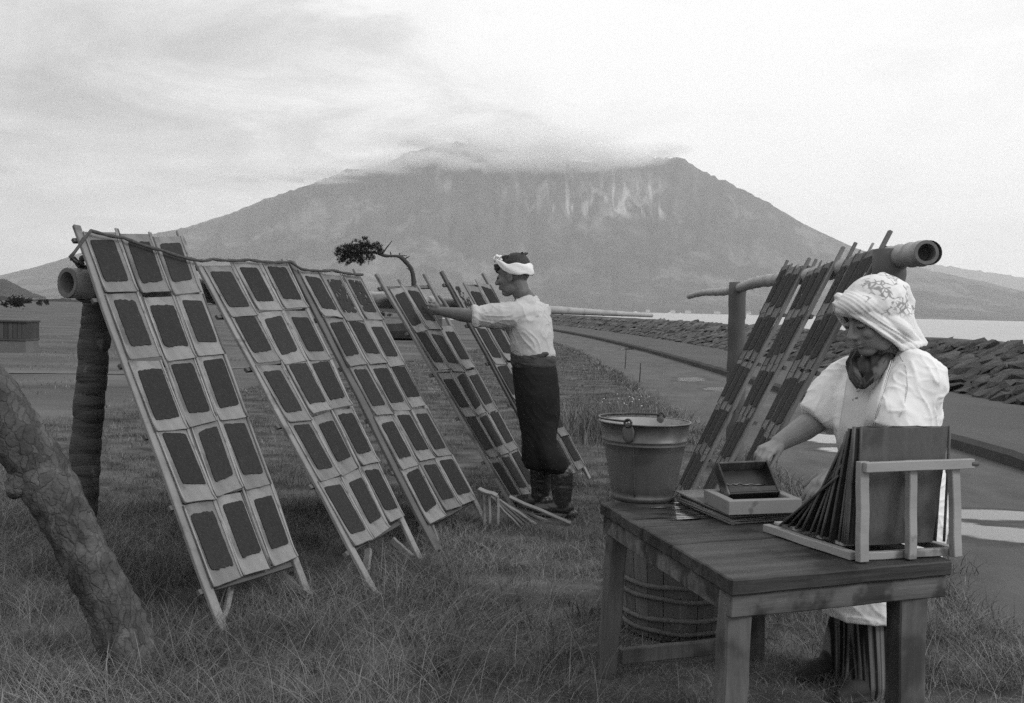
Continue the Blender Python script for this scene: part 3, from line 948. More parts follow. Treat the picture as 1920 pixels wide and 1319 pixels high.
# --- frames and mats
def u_h(j, n): return (j + .5) / n
ORD = ['top', 'second', 'third', 'fourth', 'bottom']
def frame(idx, LF, LT, RF, RT, label, dark_left, rows, v0, v1, lead, wood, matm, cols=3, nori_w=(0.135, 0.865), skip=(), bare=(), group_m=None, rowlab=None, frlab='', seed=0, leftw=0.045, thick=0.02, side=1.0, curl=0.009, holes={}, flat=False):
    """one drying frame: two stakes from their feet to their tops, rods and cross bars between them, and its mats.
    v runs 0 at the stake tops to 1 at the feet; side = +1 when the mats face the camera side given by the frame's normal"""
    r = random.Random(seed + 50)
    LF, LT, RF, RT = V(LF), V(LT), V(RF), V(RT)
    fr = empty('drying_rack', (LF + RF) / 2)
    tag(fr, label, 'drying rack', 'drying racks leaning on the bamboo poles')
    def S2(u, v):
        return (LT.lerp(LF, v)).lerp(RT.lerp(RF, v), u)
    nrm = ((RT - LT).cross(LF - LT)).normalized() * side
    if lead is not None and nrm.dot(V(lead)) < 0: nrm = -nrm
    up_l = (LT - LF).normalized(); up_r = (RT - RF).normalized()
    for k, (F_, T_, w, mm) in enumerate(((LF, LT, leftw, dark_left or wood), (RF, RT, 0.036, wood))):
        mb = MB()
        d = (T_ - F_).normalized()
        mb.bar(F_ - d * 0.03, T_, w if not flat or k == 0 else .021, thick, nrm, w2=w * 0.9, jit=0.004, seg=8)
        ob = mb.build('stake', mm, fr, bevel=0.003)
    # cross bars on the back
    for i in range(rows + 1):
        v = v0 + (v1 - v0) * (i + 0.02) / rows + r.uniform(-0.006, 0.006)
        a = S2(-0.045 - r.uniform(0, 0.03), v) - nrm * 0.02; c = S2(1.03 + r.uniform(0, 0.03), v + r.uniform(-.006, .006)) - nrm * 0.02
        MB().bar(a, c, 0.022, 0.016, nrm, jit=0.003, seg=4).build('cross_bar', m_stake_dark, fr)
    # long thin rods that part the columns
    for i in range(1, cols):
        u = i / cols
        top = v0 - r.uniform(0.005, 0.03)
        pts = [S2(u + r.uniform(-.012, .012), top + (v1 - top + 0.005) * k / 9) + nrm * (0.008 if flat else 0.016) for k in range(10)]
        mb = MB(); mb.tube(pts, [0.0065 * (0.55 if flat else 1) * r.uniform(0.85, 1.15) for _ in pts], 7)
        mb.build('rod', m_rod, fr, smooth=True)
        mb = MB(); pts = [p + (S2(1, .5) - S2(0, .5)).normalized() * 0.014 - nrm * 0.003 for p in pts]
        mb.tube(pts, [0.005 * r.uniform(0.8, 1.15) for _ in pts], 7)
        mb.build('rod', m_stake_dark if i % 2 else m_rod, fr, smooth=True)
    # mats
    for row in range(rows):
        for col in range(cols):
            if (row, col) in skip: continue
            u0, u1 = col / cols + 0.016, (col + 1) / cols - 0.012
            du = r.uniform(-0.012, 0.012); dv = r.uniform(-0.012, 0.012)
            tilt = r.uniform(-0.016, 0.016)
            va = v0 + (v1 - v0) * row / rows + dv
            vb = v0 + (v1 - v0) * (row + 1.035) / rows + dv
            lab = rowlab(row, col)
            pc = S2((u0 + u1) / 2, (va + vb) / 2)
            e1 = (S2(u1, (va + vb) / 2) - S2(u0, (va + vb) / 2)).normalized()
            e2 = (S2((u0 + u1) / 2, va) - S2((u0 + u1) / 2, vb)); e2 = (e2 - e1 * e2.dot(e1)).normalized()
            e3 = e1.cross(e2)
            sgn = 1.0 if e3.dot(nrm) > 0 else -1.0
            M = Matrix((e1, e2, e3)).transposed().to_4x4(); M.translation = pc
            Mi = M.inverted()
            lift0 = 0.010; 
            def pt(u, v, h):           # u, v 0..1 over the mat, h height over the frame
                uu = u0 + (u1 - u0) * u + du + tilt * (v - 0.5); vv = va + (vb - va) * v + tilt * 0.6 * (u - .5)
                return Mi @ (S2(uu, vv) + nrm * h)
            bow = r.uniform(-0.006, 0.008) * (0.25 if flat else 1); cl = curl * r.uniform(0.4, 1.4); sk = r.uniform(-1, 1)
            def hh(u, v):
                return lift0 + (0.001 if flat else 0.006) * v + bow * math.sin(math.pi * u) * (0.3 + 0.7 * v) + cl * max(0, (v - 0.86) / 0.14) ** 2 * (0.7 + 0.5 * sk * (u - .5))
            nu, nv = 5, 12
            vs, fs = [], []
            for lay in (0, 1):
                for i in range(nv + 1):
                    for j in range(nu + 1):
                        u, v = j / nu, i / nv
                        jv = (r.uniform(-0.045, 0.03) if flat and row == 0 else r.uniform(-0.008, 0.008)) if i in (0, nv) and lay == 0 else 0
                        vs.append(pt(u, v + jv, hh(u, v) + (0.0 if lay == 0 else 0.005)))
            w_ = nu + 1; off = (nv + 1) * w_
            for i in range(nv):
                for j in range(nu):
                    a = i * w_ + j
                    fs.append((off + a, off + a + 1, off + a + w_ + 1, off + a + w_)); fs.append((a, a + w_, a + w_ + 1, a + 1))
            ring = [j for j in range(w_)] + [i * w_ + nu for i in range(1, nv + 1)] + [nv * w_ + j for j in range(nu - 1, -1, -1)] + [i * w_ for i in range(nv - 1, 0, -1)]
            for a, b in zip(ring, ring[1:] + ring[:1]):
                fs.append((a, b, off + b, off + a))
            me = bpy.data.meshes.new('drying_mat'); me.from_pydata(vs, [], fs)
            o = link('drying_mat', me, matm, mw=M)
            tag(o, lab, 'drying mat', group_m)
            # stiff reeds bound along both sides
            for (uu, rr) in ((0.012, 0.0022 if flat else 0.0045), (0.988, 0.0022 if flat else 0.0045)):
                mb = MB(); mb.tube([pt(uu, k / 8, hh(uu, k / 8) + 0.007) for k in range(9)], [rr * r.uniform(0.8, 1.2) for _ in range(9)], 5)
                me2 = mb.mesh('edge_reed'); ob = link('edge_reed', me2, m_stake_dark if flat or r.random() > 0.7 else m_rod, smooth=True)
                ob.parent = o
            if (row, col) in bare: continue
            # the seaweed: a thin ragged sheet stuck to the middle of the mat
            a0, a1 = nori_w[0] + r.uniform(-.045, .045), nori_w[1] + r.uniform(-.045, .045)
            b0, b1 = 0.115 + r.uniform(-.03, .035), 0.815 + r.uniform(-.04, .03)
            rs = r.uniform(.25, 1.25); sh = r.uniform(-0.035, 0.035); sd = r.uniform(0, 99)
            nu, nv = (30, 44) if (row, col) in holes else (18, 26)
            vs, fs = [], []
            for lay in (0, 1):
                for i in range(nv + 1):
                    for j in range(nu + 1):
                        u, v = j / nu, i / nv
                        rag_u = (0.011 if j in (0, nu) else 0) * mnoise.noise(V((i * 0.8, j, sd))) + (0.010 if j in (0, nu) else 0) * mnoise.noise(V((i * .25, j, sd + 9)))
                        rag_v = (0.013 if i in (0, nv) else 0) * mnoise.noise(V((j * 0.7, i, sd + 3))) + (0.016 if i in (0, nv) else 0) * mnoise.noise(V((j * 0.22, i, sd + 5)))
                        # rounded corners
                        cu = abs(u - .5) * 2; cv = abs(v - .5) * 2
                        pull = max(0, cu + cv - 1.82) * 0.25
                        uu = a0 + (a1 - a0) * (0.5 + (u - .5) * (1 - pull)) + rag_u * rs + sh * (v - .5)
                        vv = b0 + (b1 - b0) * (0.5 + (v - .5) * (1 - pull * .6)) + rag_v * rs + sh * 1.2 * (u - .5)
                        if (row, col) in holes and lay == 1: pass
                        vs.append(pt(uu, vv, hh(uu, vv) + (0.0062 if lay == 0 else 0.0098 + 0.0012 * mnoise.noise(V((u * 6, v * 9, sd))))))
            w_ = nu + 1; off = (nv + 1) * w_
            for i in range(nv):
                for j in range(nu):
                    a = i * w_ + j
                    if (row, col) in holes:
                        q = mnoise.noise(V((u_h(j, nu) * 6.6, u_h(i, nv) * 9.0, sd + 1))) + .25 * mnoise.noise(V((u_h(j, nu) * 26, u_h(i, nv) * 30, sd)))
                        if q > holes[(row, col)]: continue
                    fs.append((off + a, off + a + 1, off + a + w_ + 1, off + a + w_))
            ring = [j for j in range(w_)] + [i * w_ + nu for i in range(1, nv + 1)] + [nv * w_ + j for j in range(nu - 1, -1, -1)] + [i * w_ for i in range(nv - 1, 0, -1)]
            if (row, col) not in holes:
                for a, b in zip(ring, ring[1:] + ring[:1]):
                    fs.append((a, b, off + b, off + a))
            me = bpy.data.meshes.new('seaweed_sheet'); me.from_pydata(vs, [], fs)
            ob = link('seaweed_sheet', me, m_nori2 if flat else m_nori, smooth=False)
            ob.parent = o
    # rear prop legs
    return fr, S2, nrm

COLN = ['left', 'middle', 'right']
def lab_left(which):
    def f(row, col):
        return 'seaweed mat, %s row, %s column of the %s' % (ORD[row], COLN[col], which)
    return f
LEFT = [
    # left foot px, left top px, depth top, right foot px, right top px, depth
    dict(LF=(415, 1172), LT=(143, 424, 5.30), RF=(576, 1112), RT=(335, 434, 5.83), v=(0.034, 0.915), name='largest rack by the cut pole end'),
    dict(LF=(699, 1106), LT=(366, 487, 5.90), RF=(783, 1040), RT=(531, 487, 6.52), v=(0.020, 0.890), name='second rack from the cut pole end'),
    dict(LF=(817, 1024), LT=(545, 490, 6.55), RF=(905, 972), RT=(664, 504, 7.02), v=(0.040, 0.930), name='middle rack below the pine crown'),
    dict(LF=(962, 950), LT=(705, 514, 7.12), RF=(1014, 932), RT=(795, 514, 7.70), v=(0.060, 0.985), name='rack the man reaches to'),
    dict(LF=(1045, 912), LT=(827, 509, 7.74), RF=(1102, 892), RT=(905, 512, 8.25), v=(0.060, 0.965), name='farthest rack behind the man'),
]
SUR = []
for i, f in enumerate(LEFT):
    LFp = G(*f['LF'], 0.03); RFp = G(*f['RF'], 0.03)
    LTp = P(*f['LT']); RTp = P(*f['RT'])
    SUR.append(frame(i, LFp, LTp, RFp, RTp, 'pale slatted rack of seaweed mats, the ' + f['name'], m_stake_dark if i in (2, 4) and f in LEFT else None, 5, f['v'][0], f['v'][1], (0.85, -0.5, 0.3), m_stake, m_mat,
          rowlab=lab_left(f['name']), group_m='seaweed mats on the left racks', seed=i * 13,
          leftw=(0.042, 0.036, 0.062, 0.034, 0.040)[i], skip=((0, 2),) if i == 3 else (), holes={2: {(0, 1): .40, (0, 2): .36}, 4: {(0, 0): -.12}}.get(i, {})))

RIGHT = [
    dict(LF=(1263, 938, 7.60), LT=(1477, 488, 7.66), RF=(1277, 963, 7.10), RT=(1518, 484, 7.16), v=(0.035, 0.97), name='farthest right rack'),
    dict(LF=(1296, 975, 6.90), LT=(1531, 486, 6.96), RF=(1297, 1009, 6.35), RT=(1582, 463, 6.42), v=(0.05, 0.95), name='middle right rack'),
    dict(LF=(1322, 1027, 6.10), LT=(1605, 455, 6.16), RF=(1323, 1072, 5.55), RT=(1670, 433, 5.60), v=(0.05, 0.95), name='right rack nearest the woman'),
]
for i, f in enumerate(RIGHT):
    frame(i, P(*f['LF']), P(*f['LT']), P(*f['RF']), P(*f['RT']), 'dark rack of seaweed mats, the ' + f['name'], m_stake_dark if i in (2, 4) and f in LEFT else None, 5, f['v'][0], f['v'][1], (-0.85, 0.0, 0.4), m_stake_mid, m_mat_dark,
          rowlab=(lambda nm: (lambda row, col: 'dim seaweed mat, %s row, %s column of the %s' % (ORD[row], ('far', 'middle', 'near')[col], nm)))(f['name']),
          group_m='seaweed mats on the right racks', seed=200 + i * 17, leftw=0.019, nori_w=(0.12, 0.88), holes={(1, 1): .4, (0, 0): .35}, curl=0.002, flat=True)

# prop legs: slanting struts behind each left frame, seen under the lowest mats
def strut(p, q, label, w=0.035):
    o = MB().bar(p, q, w, 0.02, (0.3, 1, 0), jit=0.003, seg=5).build('prop_stick', m_stake, None, origin=V(q), bevel=0.003)
    tag(o, label, 'wooden prop', 'props under the left racks')
strut(P(440, 1085, 4.72), G(412, 1182, 0.0), 'short pale prop stick under the lowest mats of the largest rack')
strut(P(690, 1030, 5.30), G(686, 1085, 0.0), 'short upright prop stick under the second rack')
strut(P(808, 985, 6.1), G(818, 1018, 0.0), 'short prop stick under the middle rack beside its left foot')
strut(P(525, 1075, 4.9), G(583, 1120, 0.02), 'slanting prop stick at the right foot of the largest rack')
strut(P(735, 1012, 5.6), G(772, 1046, 0.02), 'slanting prop stick at the right foot of the second rack')

# rope tied round the pole end and run over the stake tops
def rope(name, pts, rad, label):
    pts = [V(p) for p in pts]
    out = []
    for a, b in zip(pts, pts[1:]):
        L = (b - a).length; k = max(2, int(L / 0.035))
        for i in range(k):
            t = i / k
            out.append(a.lerp(b, t) + V((0, 0, -0.10 * L * t * (1 - t))))
    out.append(pts[-1])
    mb = MB()
    R = []
    for i, p in enumerate(out): R.append(rad * (1 + 0.22 * math.sin(i * 2.3)))
    mb.tube(out, R, 7)
    # loop and knot on the pole
    o = mb.build(name, m_rope, None, smooth=True, origin=out[0])
    tag(o, label, 'rope')
    return o
def front(S, u, v, h): return S[1](u, v) + S[2] * h
rp = [A0 + V((0.045, 0.07, 0.088)), P(132, 483, 5.10), P(157, 449, 5.20)]
rp += [front(SUR[0], 0.05, 0.035, 0.05), front(SUR[0], 0.34, 0.052, 0.048), front(SUR[0], 0.68, 0.088, 0.05), front(SUR[0], 1.0, 0.115, 0.05)]
rp += [front(SUR[1], 0.1, 0.020, 0.045), front(SUR[1], 0.5, 0.022, 0.045), front(SUR[1], 1.0, 0.030, 0.045), front(SUR[2], 0.0, 0.050, 0.045), front(SUR[2], 0.5, 0.040, 0.045), front(SUR[2], 0.98, 0.045, 0.045)]
rope('rope', rp, 0.0085, 'dark straw rope running from the pole end over the rack tops')
mb = MB()
t = (tip - A0).normalized(); c0 = A0 + t * 0.10; u = V((0, 0, 1)); w = t.cross(u)
for s, rr in ((0.0, 0.083), (0.018, 0.082)):
    pts = [c0 + t * (s + 0.02 * math.sin(a)) + (u * math.cos(a) + w * math.sin(a)) * rr for a in np.linspace(0, 2 * math.pi, 30)]
    mb.tube(pts, 0.0095, 7)
kn = A0 + V((0.03, 0.07, 0.095))
mb.ellipsoid(kn, (0.022, 0.02, 0.02)); mb.ellipsoid(kn + V((0.012, 0, 0.026)), (0.016, 0.016, 0.016))
mb.tube([kn, kn + V((-.02, -.02, .03)), kn + V((-.035, -.03, .015))], [0.008, 0.007, 0.005], 6)
o = mb.build('rope_lashing', m_rope, None, smooth=True, origin=c0)
tag(o, 'knotted rope lashing wound round the thick cut pole end', 'rope')

# ================================================================== the work table and what stands on it
TROT = math.radians(23)
m_table = mat('wet_table_wood', 0.016, 0.066, 16, (0.10, 1, 1), 0.62, 0.3, bump=0.6, bscale=60, bstretch=(0.06, 1, 1), bdist=0.004, stain=(4.5, 0.5, 0.12, 0.5), objrand=0.12, rotz=TROT, contrast=1.6)
m_tleg = mat('table_leg_wood', 0.045, 0.15, 24, (1, 1, 0.12), 0.8, 0.2, bump=0.6, bscale=30, bstretch=(1, 1, 0.06), bdist=0.005, stain=(3.5, 0.52, 0.12, 0.5), objrand=0.15)
m_apron = mat('table_apron_wood', 0.05, 0.17, 18, (0.10, 1, 1), 0.8, 0.2, bump=0.6, bscale=60, bstretch=(0.06, 1, 1), bdist=0.005, contrast=1.4, stain=(6, 0.50, 0.12, 0.38), objrand=0.12, rotz=TROT)
m_mould = mat('mould_wood', 0.15, 0.22, 9, (0.2, 0.2, 1), 0.75, 0.25, bump=0.3, bscale=40, bdist=0.003, stain=(9, 0.58, 0.06, 0.6), objrand=0.12)
m_pale = mat('pale_new_wood', 0.22, 0.35, 14, (0.2, 0.2, 1), 0.75, 0.25, bump=0.3, bscale=40, bstretch=(0.3, 0.3, 1), bdist=0.003, stain=(9, 0.6, 0.06, 0.6), objrand=0.12)
m_tin = mat('galvanised_tin', 0.10, 0.20, 9, (1, 1, 0.22), 0.42, 0.5, bump=0.12, bscale=14, bdist=0.006, metallic=0.55, stain=(6, 0.52, 0.12, 0.72))
m_tin_in = mat('bucket_inner_tin', 0.30, 0.42, 6, rough=0.35, metallic=0.5)
m_black = mat('black_lacquer_wood', 0.016, 0.032, 12, rough=0.35, spec=0.5, bump=0.2, bscale=50, bdist=0.003, stain=(10, 0.55, 0.08, 1.7))
m_tub = mat('tub_stave_wood', 0.075, 0.16, 24, (1, 1, 0.12), 0.85, 0.2, bump=0.5, bscale=32, bstretch=(1, 1, 0.08), bdist=0.005, objrand=0.22)
m_hoop = mat('plaited_hoop', 0.085, 0.15, 40, rough=0.9, bump=0.8, bscale=70, bdist=0.005)

TZ = 0.615
T_BL = G(1125, 942, TZ); T_FL = G(1372, 1088, TZ); T_FR = G(1786, 1052, TZ)
T_BR = T_BL + (T_FR - T_FL) * 0.97
def tp(u, v, z=TZ):                # u along the front edge (0 left, 1 right), v from front (0) to back (1)
    p = T_FL.lerp(T_FR, u).lerp(T_BL.lerp(T_BR, u), v)
    return V((p.x, p.y, z))
def prism(mb, pts, z0, z1):
    n = len(pts)
    vs = [(p.x, p.y, z0) for p in pts] + [(p.x, p.y, z1) for p in pts]
    fs = [tuple(range(n - 1, -1, -1)), tuple(range(n, 2 * n))]
    for i in range(n):
        j = (i + 1) % n
        fs.append((i, j, n + j, n + i))
    mb.add(vs, fs)

def build_table():
    c = tp(.5, .5, 0)
    t = empty('work_table', c)
    tag(t, 'low dark wooden work table, its wet plank top holding the bucket and mats', 'table')
    # planks run parallel to the front edge
    n = 5
    ks = [0, 0.17, 0.38, 0.60, 0.80, 1.0]
    for i in range(n):
        mb = MB(); g = 0.0022 / 1.15
        dz = (0.0, -0.002, 0.001, -0.0015, 0.0005)[i]
        a, b = ks[i] + (g if i else 0), ks[i + 1] - g
        prism(mb, [tp(0, a), tp(1, a), tp(1, b), tp(0, b)], TZ - 0.042, TZ + dz)
        weather(mb.build('plank', m_table, t, bevel=0.004, origin=None), .0022, 8, .04)
    ex = (T_FR - T_FL).normalized(); ey = (T_BL - T_FL).normalized()
    # apron boards just inside the edges
    z1, z0 = TZ - 0.0445, TZ - 0.105
    def board(a, b, w, name='apron', m=m_apron, zz=None):
        za, zb = zz or (z0, z1)
        d = (b - a).normalized(); s = V((-d.y, d.x, 0)) * w
        mb = MB(); prism(mb, [a, b, b + s, a + s], za, zb)
        weather(mb.build(name, m, t, bevel=0.003), .0022, 9, .035, 4.0)
    board(tp(0.012, 0.012), tp(0.99, 0.012), 0.028)
    board(tp(0.012, 0.985), tp(0.99, 0.985), -0.028)
    board(tp(0.014, 0.955), tp(0.014, 0.045), 0.026)
    board(tp(0.985, 0.045), tp(0.985, 0.955), 0.026)
    def leg(top, foot, w1, w2):
        d = (V(top) - V(foot)).normalized()
        mb = MB(); mb.bar(foot, top, w2, w2 * 0.9, ey, w2=w1, t2=w1 * 0.9, jit=0.002, seg=5)
        weather(mb.build('leg', m_tleg, t, bevel=0.005), .003, 9, .035, 8.0)
    zl = TZ - 0.046
    def P0(p, z): return V((p.x, p.y, z))
    fl = tp(0.065, 0.055); fr = tp(0.80, 0.055); bl = tp(0.075, 0.94); br = tp(0.90, 0.93)
    def foot(p, dx, dy): return V((p.x, p.y, 0)) + ex * dx + ey * dy - V((0, 0, 0.03))
    leg(P0(fl, zl), foot(fl, -0.035, -0.03), 0.072, 0.070)
    fr = tp(0.845, 0.055)
    leg(P0(fr, zl), foot(fr, -0.005, -0.02), 0.088, 0.082)
    leg(P0(bl, zl), foot(bl, -0.03, 0.02), 0.064, 0.064)
    leg(P0(br, zl), foot(br, 0.0, 0.02), 0.064, 0.064)
    a = foot(bl, 0.0, 0.02); b = foot(br, 0.0, 0.02)
    a.z = b.z = 0.055
    board(a + ex * 0.035, b - ex * 0.035, 0.03, 'rail', m_tleg, (0.03, 0.085))
    # thin films of water left along the grain
    mb = MB(); rg = random.Random(9)
    for i in range(46):
        v = rg.uniform(.66, .92); u = rg.gauss(.30, .09); ln = rg.uniform(.08, .30); w = rg.uniform(.006, .022)
        if abs(v - .80) < .012: continue
        pts = []
        k = 9
        for j in range(k): pts.append((u - ln / 2 + ln * j / (k - 1), v - w / 2 * math.sin(math.pi * j / (k - 1)) * rg.uniform(.5, 1)))
        for j in range(k - 1, -1, -1): pts.append((u - ln / 2 + ln * j / (k - 1) , v + w / 2 * math.sin(math.pi * j / (k - 1)) * rg.uniform(.5, 1) + .0004))
        pts = [(max(.02, min(.97, a)), b) for a, b in pts]
        mb.add([tp(a, b, TZ + .0022 + i * .00004) for a, b in pts], [tuple(range(len(pts)))])
    o = mb.build('wet_patch', m_film, t); o['kind'] = 'stuff'
    return ex, ey
m_film = mat('water_film', 0.04, 0.06, 5, rough=0.10, spec=0.6, bump=0.05, bscale=60, bdist=.002)
EX, EY = build_table()

def lathe(mb, c, prof, n=40, ax=V((0, 0, 1)), u=None):
    vs, fs = [], []
    for (r, z) in prof:
        for j in range(n):
            a = 2 * math.pi * j / n
            vs.append(V(c) + V((r * math.cos(a), r * math.sin(a), z)))
    for i in range(len(prof) - 1):
        for j in range(n):
            k = (j + 1) % n
            fs.append((i * n + j, i * n + k, (i + 1) * n + k, (i + 1) * n + j))
    mb.add(vs, fs)

def build_bucket():
    c = G(1208, 939, TZ); c = V((c.x, c.y, TZ))
    c += V((0, 0.04, 0))
    e = empty('bucket', c)
    tag(e, 'galvanised metal bucket with ring handles standing on the back of the table', 'bucket')
    h, r0, r1 = 0.285, 0.112, 0.163
    R = lambda k: r0 + (r1 - r0) * k
    prof = [(0.001, 0.014), (r0 - 0.006, 0.012), (r0 - 0.004, 0.002), (r0 + 0.003, 0.001), (r0 + 0.0035, 0.018), (r0 + 0.001, 0.022)]
    for k in np.linspace(0.12, 0.70, 8): prof.append((R(k), h * k))
    for (k, d) in ((0.715, 0.0035), (0.73, 0.0045), (0.745, 0.0), (0.765, 0.004), (0.78, 0.0045), (0.795, 0.0), (0.9, 0), (0.985, 0), (0.99, 0.006), (1.0, 0.008), (1.008, 0.005), (1.005, -0.001)):
        prof.append((R(k) + d, h * k))
    mb = MB(); lathe(mb, c, prof, 56)
    me = mb.mesh('shell')
    for v in me.vertices:
        q = v.co - c
        a = math.atan2(q.y, q.x)
        v.co += V((q.x, q.y, 0)) * (0.012 * mnoise.noise(V((math.cos(a) * 1.3, math.sin(a) * 1.3, q.z * 7))))
    ob = link('shell', me, m_tin, smooth=True); kid(ob, e)
    mb = MB(); lathe(mb, c, [(R(1) - 0.001, h * 0.998), (R(0.8) - 0.003, h * 0.8), (R(0.45) - 0.003, h * 0.45), (r0 - 0.004, 0.02), (0.001, 0.018)], 48)
    mb.build('inner_wall', m_tin_in, e, smooth=True)
    # side seam
    a = math.radians(-112)
    mb = MB(); pts = [c + V((math.cos(a) * (R(k) + 0.001), math.sin(a) * (R(k) + 0.001), h * k)) for k in np.linspace(0.08, 0.96, 8)]
    mb.tube(pts, 0.0026, 6); mb.build('seam', m_tin, e, smooth=True)
    # lugs and the bail handle lying on the rim
    for an in (-118, 62):
        a = math.radians(an); d = V((math.cos(a), math.sin(a), 0)); s = V((-d.y, d.x, 0))
        p = c + d * (R(0.9) + 0.004) + V((0, 0, h * 0.90))
        mb = MB(); mb.ellipsoid(p, (1, 1, 1), Matrix((s * 0.024, V((0, 0, 1)) * 0.036, d * 0.0045)).transposed(), 18, 8)
        mb.build('lug', m_tin, e, smooth=True)
        pr = c + d * (R(1.0) + 0.004) + V((0, 0, h * 1.0 + 0.006))
        mb = MB(); mb.tube([pr + (s * math.cos(t) + V((0, 0, 1)) * math.sin(t)) * 0.013 for t in np.linspace(0, 2 * math.pi, 17)], 0.0045, 7)
        mb.build('ring', m_black, e, smooth=True)
    d = V((math.cos(math.radians(62)), math.sin(math.radians(62)), 0)); s = V((d.y, -d.x, 0))
    pts = []
    for t in np.linspace(0, math.pi, 22):
        q = c + d * (-math.cos(t)) * (R(1) + 0.002) * -1 * -1 + s * -math.sin(t) * (R(1) + 0.006)
        pts.append(q + V((0, 0, h * 1.0 + 0.012)))
    mb = MB(); mb.tube(pts, 0.004, 7); mb.build('handle', m_black, e, smooth=True)
build_bucket()

def build_tub():
    c = V((0.715, 4.48, 0.0))
    e = empty('wooden_tub', c)
    tag(e, 'round wooden stave tub with plaited hoops on the grass under the table', 'tub')
    h, r0, r1, n = 0.435, 0.225, 0.262, 22
    for i in range(n):
        a0 = 2 * math.pi * i / n + 0.006; a1 = 2 * math.pi * (i + 1) / n - 0.006
        pr = RNG.uniform(-0.002, 0.002); zt = RNG.uniform(-0.006, 0.006)
        vs = []
        for (k, z) in ((0, 0.01), (1, h + zt)):
            r = r0 + (r1 - r0) * k + pr
            for a in np.linspace(a0, a1, 3):
                vs.append(c + V((math.cos(a) * r, math.sin(a) * r, z)))
            for a in np.linspace(a1, a0, 3):
                vs.append(c + V((math.cos(a) * (r - 0.018), math.sin(a) * (r - 0.018), z)))
        fs = [(5, 4, 3, 2, 1, 0), (6, 7, 8, 9, 10, 11)] + [(j, (j + 1) % 6, 6 + (j + 1) % 6, 6 + j) for j in range(6)]
        MB().add(vs, fs).build('stave', m_tub, e)
    mb = MB(); lathe(mb, c, [(0.001, 0.05), (r0 - 0.012, 0.05)], 22); mb.build('bottom', m_tub, e)
    for z in (.405, .228, .176, .094, .046):
        r = r0 + (r1 - r0) * z / h + 0.008
        mb = MB()
        pts = []
        for a in np.linspace(0, 2 * math.pi, 73):
            pts.append(c + V((math.cos(a) * r, math.sin(a) * r, z + 0.004 * math.sin(a * 2 + z * 40) + .002 * math.sin(a * 7 + z * 90))))
        mb.tube(pts, [0.0105 * (1 + .12 * math.sin(i * 1.9)) for i in range(73)], 7)
        mb.build('hoop', m_hoop, e, smooth=True)
build_tub()

# --- a stack of mats, the mould frame on it, and the box in the woman's hand
def flat_mat(c, ex, ey, w, l, th, z, sd, name, label, group, m=m_mat_dark):
    r = random.Random(sd)
    nu, nv = 6, 8
    vs, fs = [], []
    tw = r.uniform(-0.05, 0.05)
    a = ex * math.cos(tw) + ey * math.sin(tw); b = ey * math.cos(tw) - ex * math.sin(tw)
    for lay in (0, 1):
        for i in range(nv + 1):
            for j in range(nu + 1):
                u, v = j / nu - .5, i / nv - .5
                zz = (th if lay else 0) + 0.004 * mnoise.noise(V((u * 2, v * 2, sd * 3.3)))
                vs.append(a * (u * w) + b * (v * l + r.uniform(-.003, .003) * (lay if i in (0, nv) else 0)) + V((0, 0, zz)))
    W = nu + 1; off = (nv + 1) * W
    for i in range(nv):
        for j in range(nu):
            q = i * W + j
            fs.append((off + q, off + q + 1, off + q + W + 1, off + q + W)); fs.append((q, q + W, q + W + 1, q + 1))
    ring = [j for j in range(W)] + [i * W + nu for i in range(1, nv + 1)] + [nv * W + j for j in range(nu - 1, -1, -1)] + [i * W for i in range(nv - 1, 0, -1)]
    for p, q in zip(ring, ring[1:] + ring[:1]):
        fs.append((p, q, off + q, off + p))
    me = bpy.data.meshes.new(name); me.from_pydata(vs, [], fs)
    o = link(name, me, m); o.location = (c.x, c.y, z)
    tag(o, label, 'mat', group)
    return o
s_fl = G(1366, 986, TZ); s_bl = G(1272, 941, TZ); s_fr = G(1497, 977, TZ)
sx = (s_fr - s_fl); sy = (s_bl - s_fl); W_, L_ = sx.length * 1.0, sy.length
sxn = sx.normalized(); syn = V((-sxn.y, sxn.x, 0))
if syn.dot(sy) < 0: syn = -syn
sc = (s_fl + s_fr + s_bl + (s_bl + sx)) / 4
syn2 = sy.normalized()
zc = TZ + 0.002
stacklab = ['lowest', 'second lowest', 'third lowest', 'middle', 'third highest', 'second highest', 'topmost']
for i in range(7):
    dx, dy = RNG.uniform(-.010, .010), RNG.uniform(-.014, .014)
    flat_mat(V((sc.x + dx, sc.y + dy, 0)), sxn, syn2, W_, L_, 0.0045, zc, i + 20, 'stacked_mat', 'wet reed mat, %s of the stack on the work table' % stacklab[i], 'wet mats stacked on the table', m_mat_dark if i not in (6, 3) else m_mat)
    zc += 0.0052
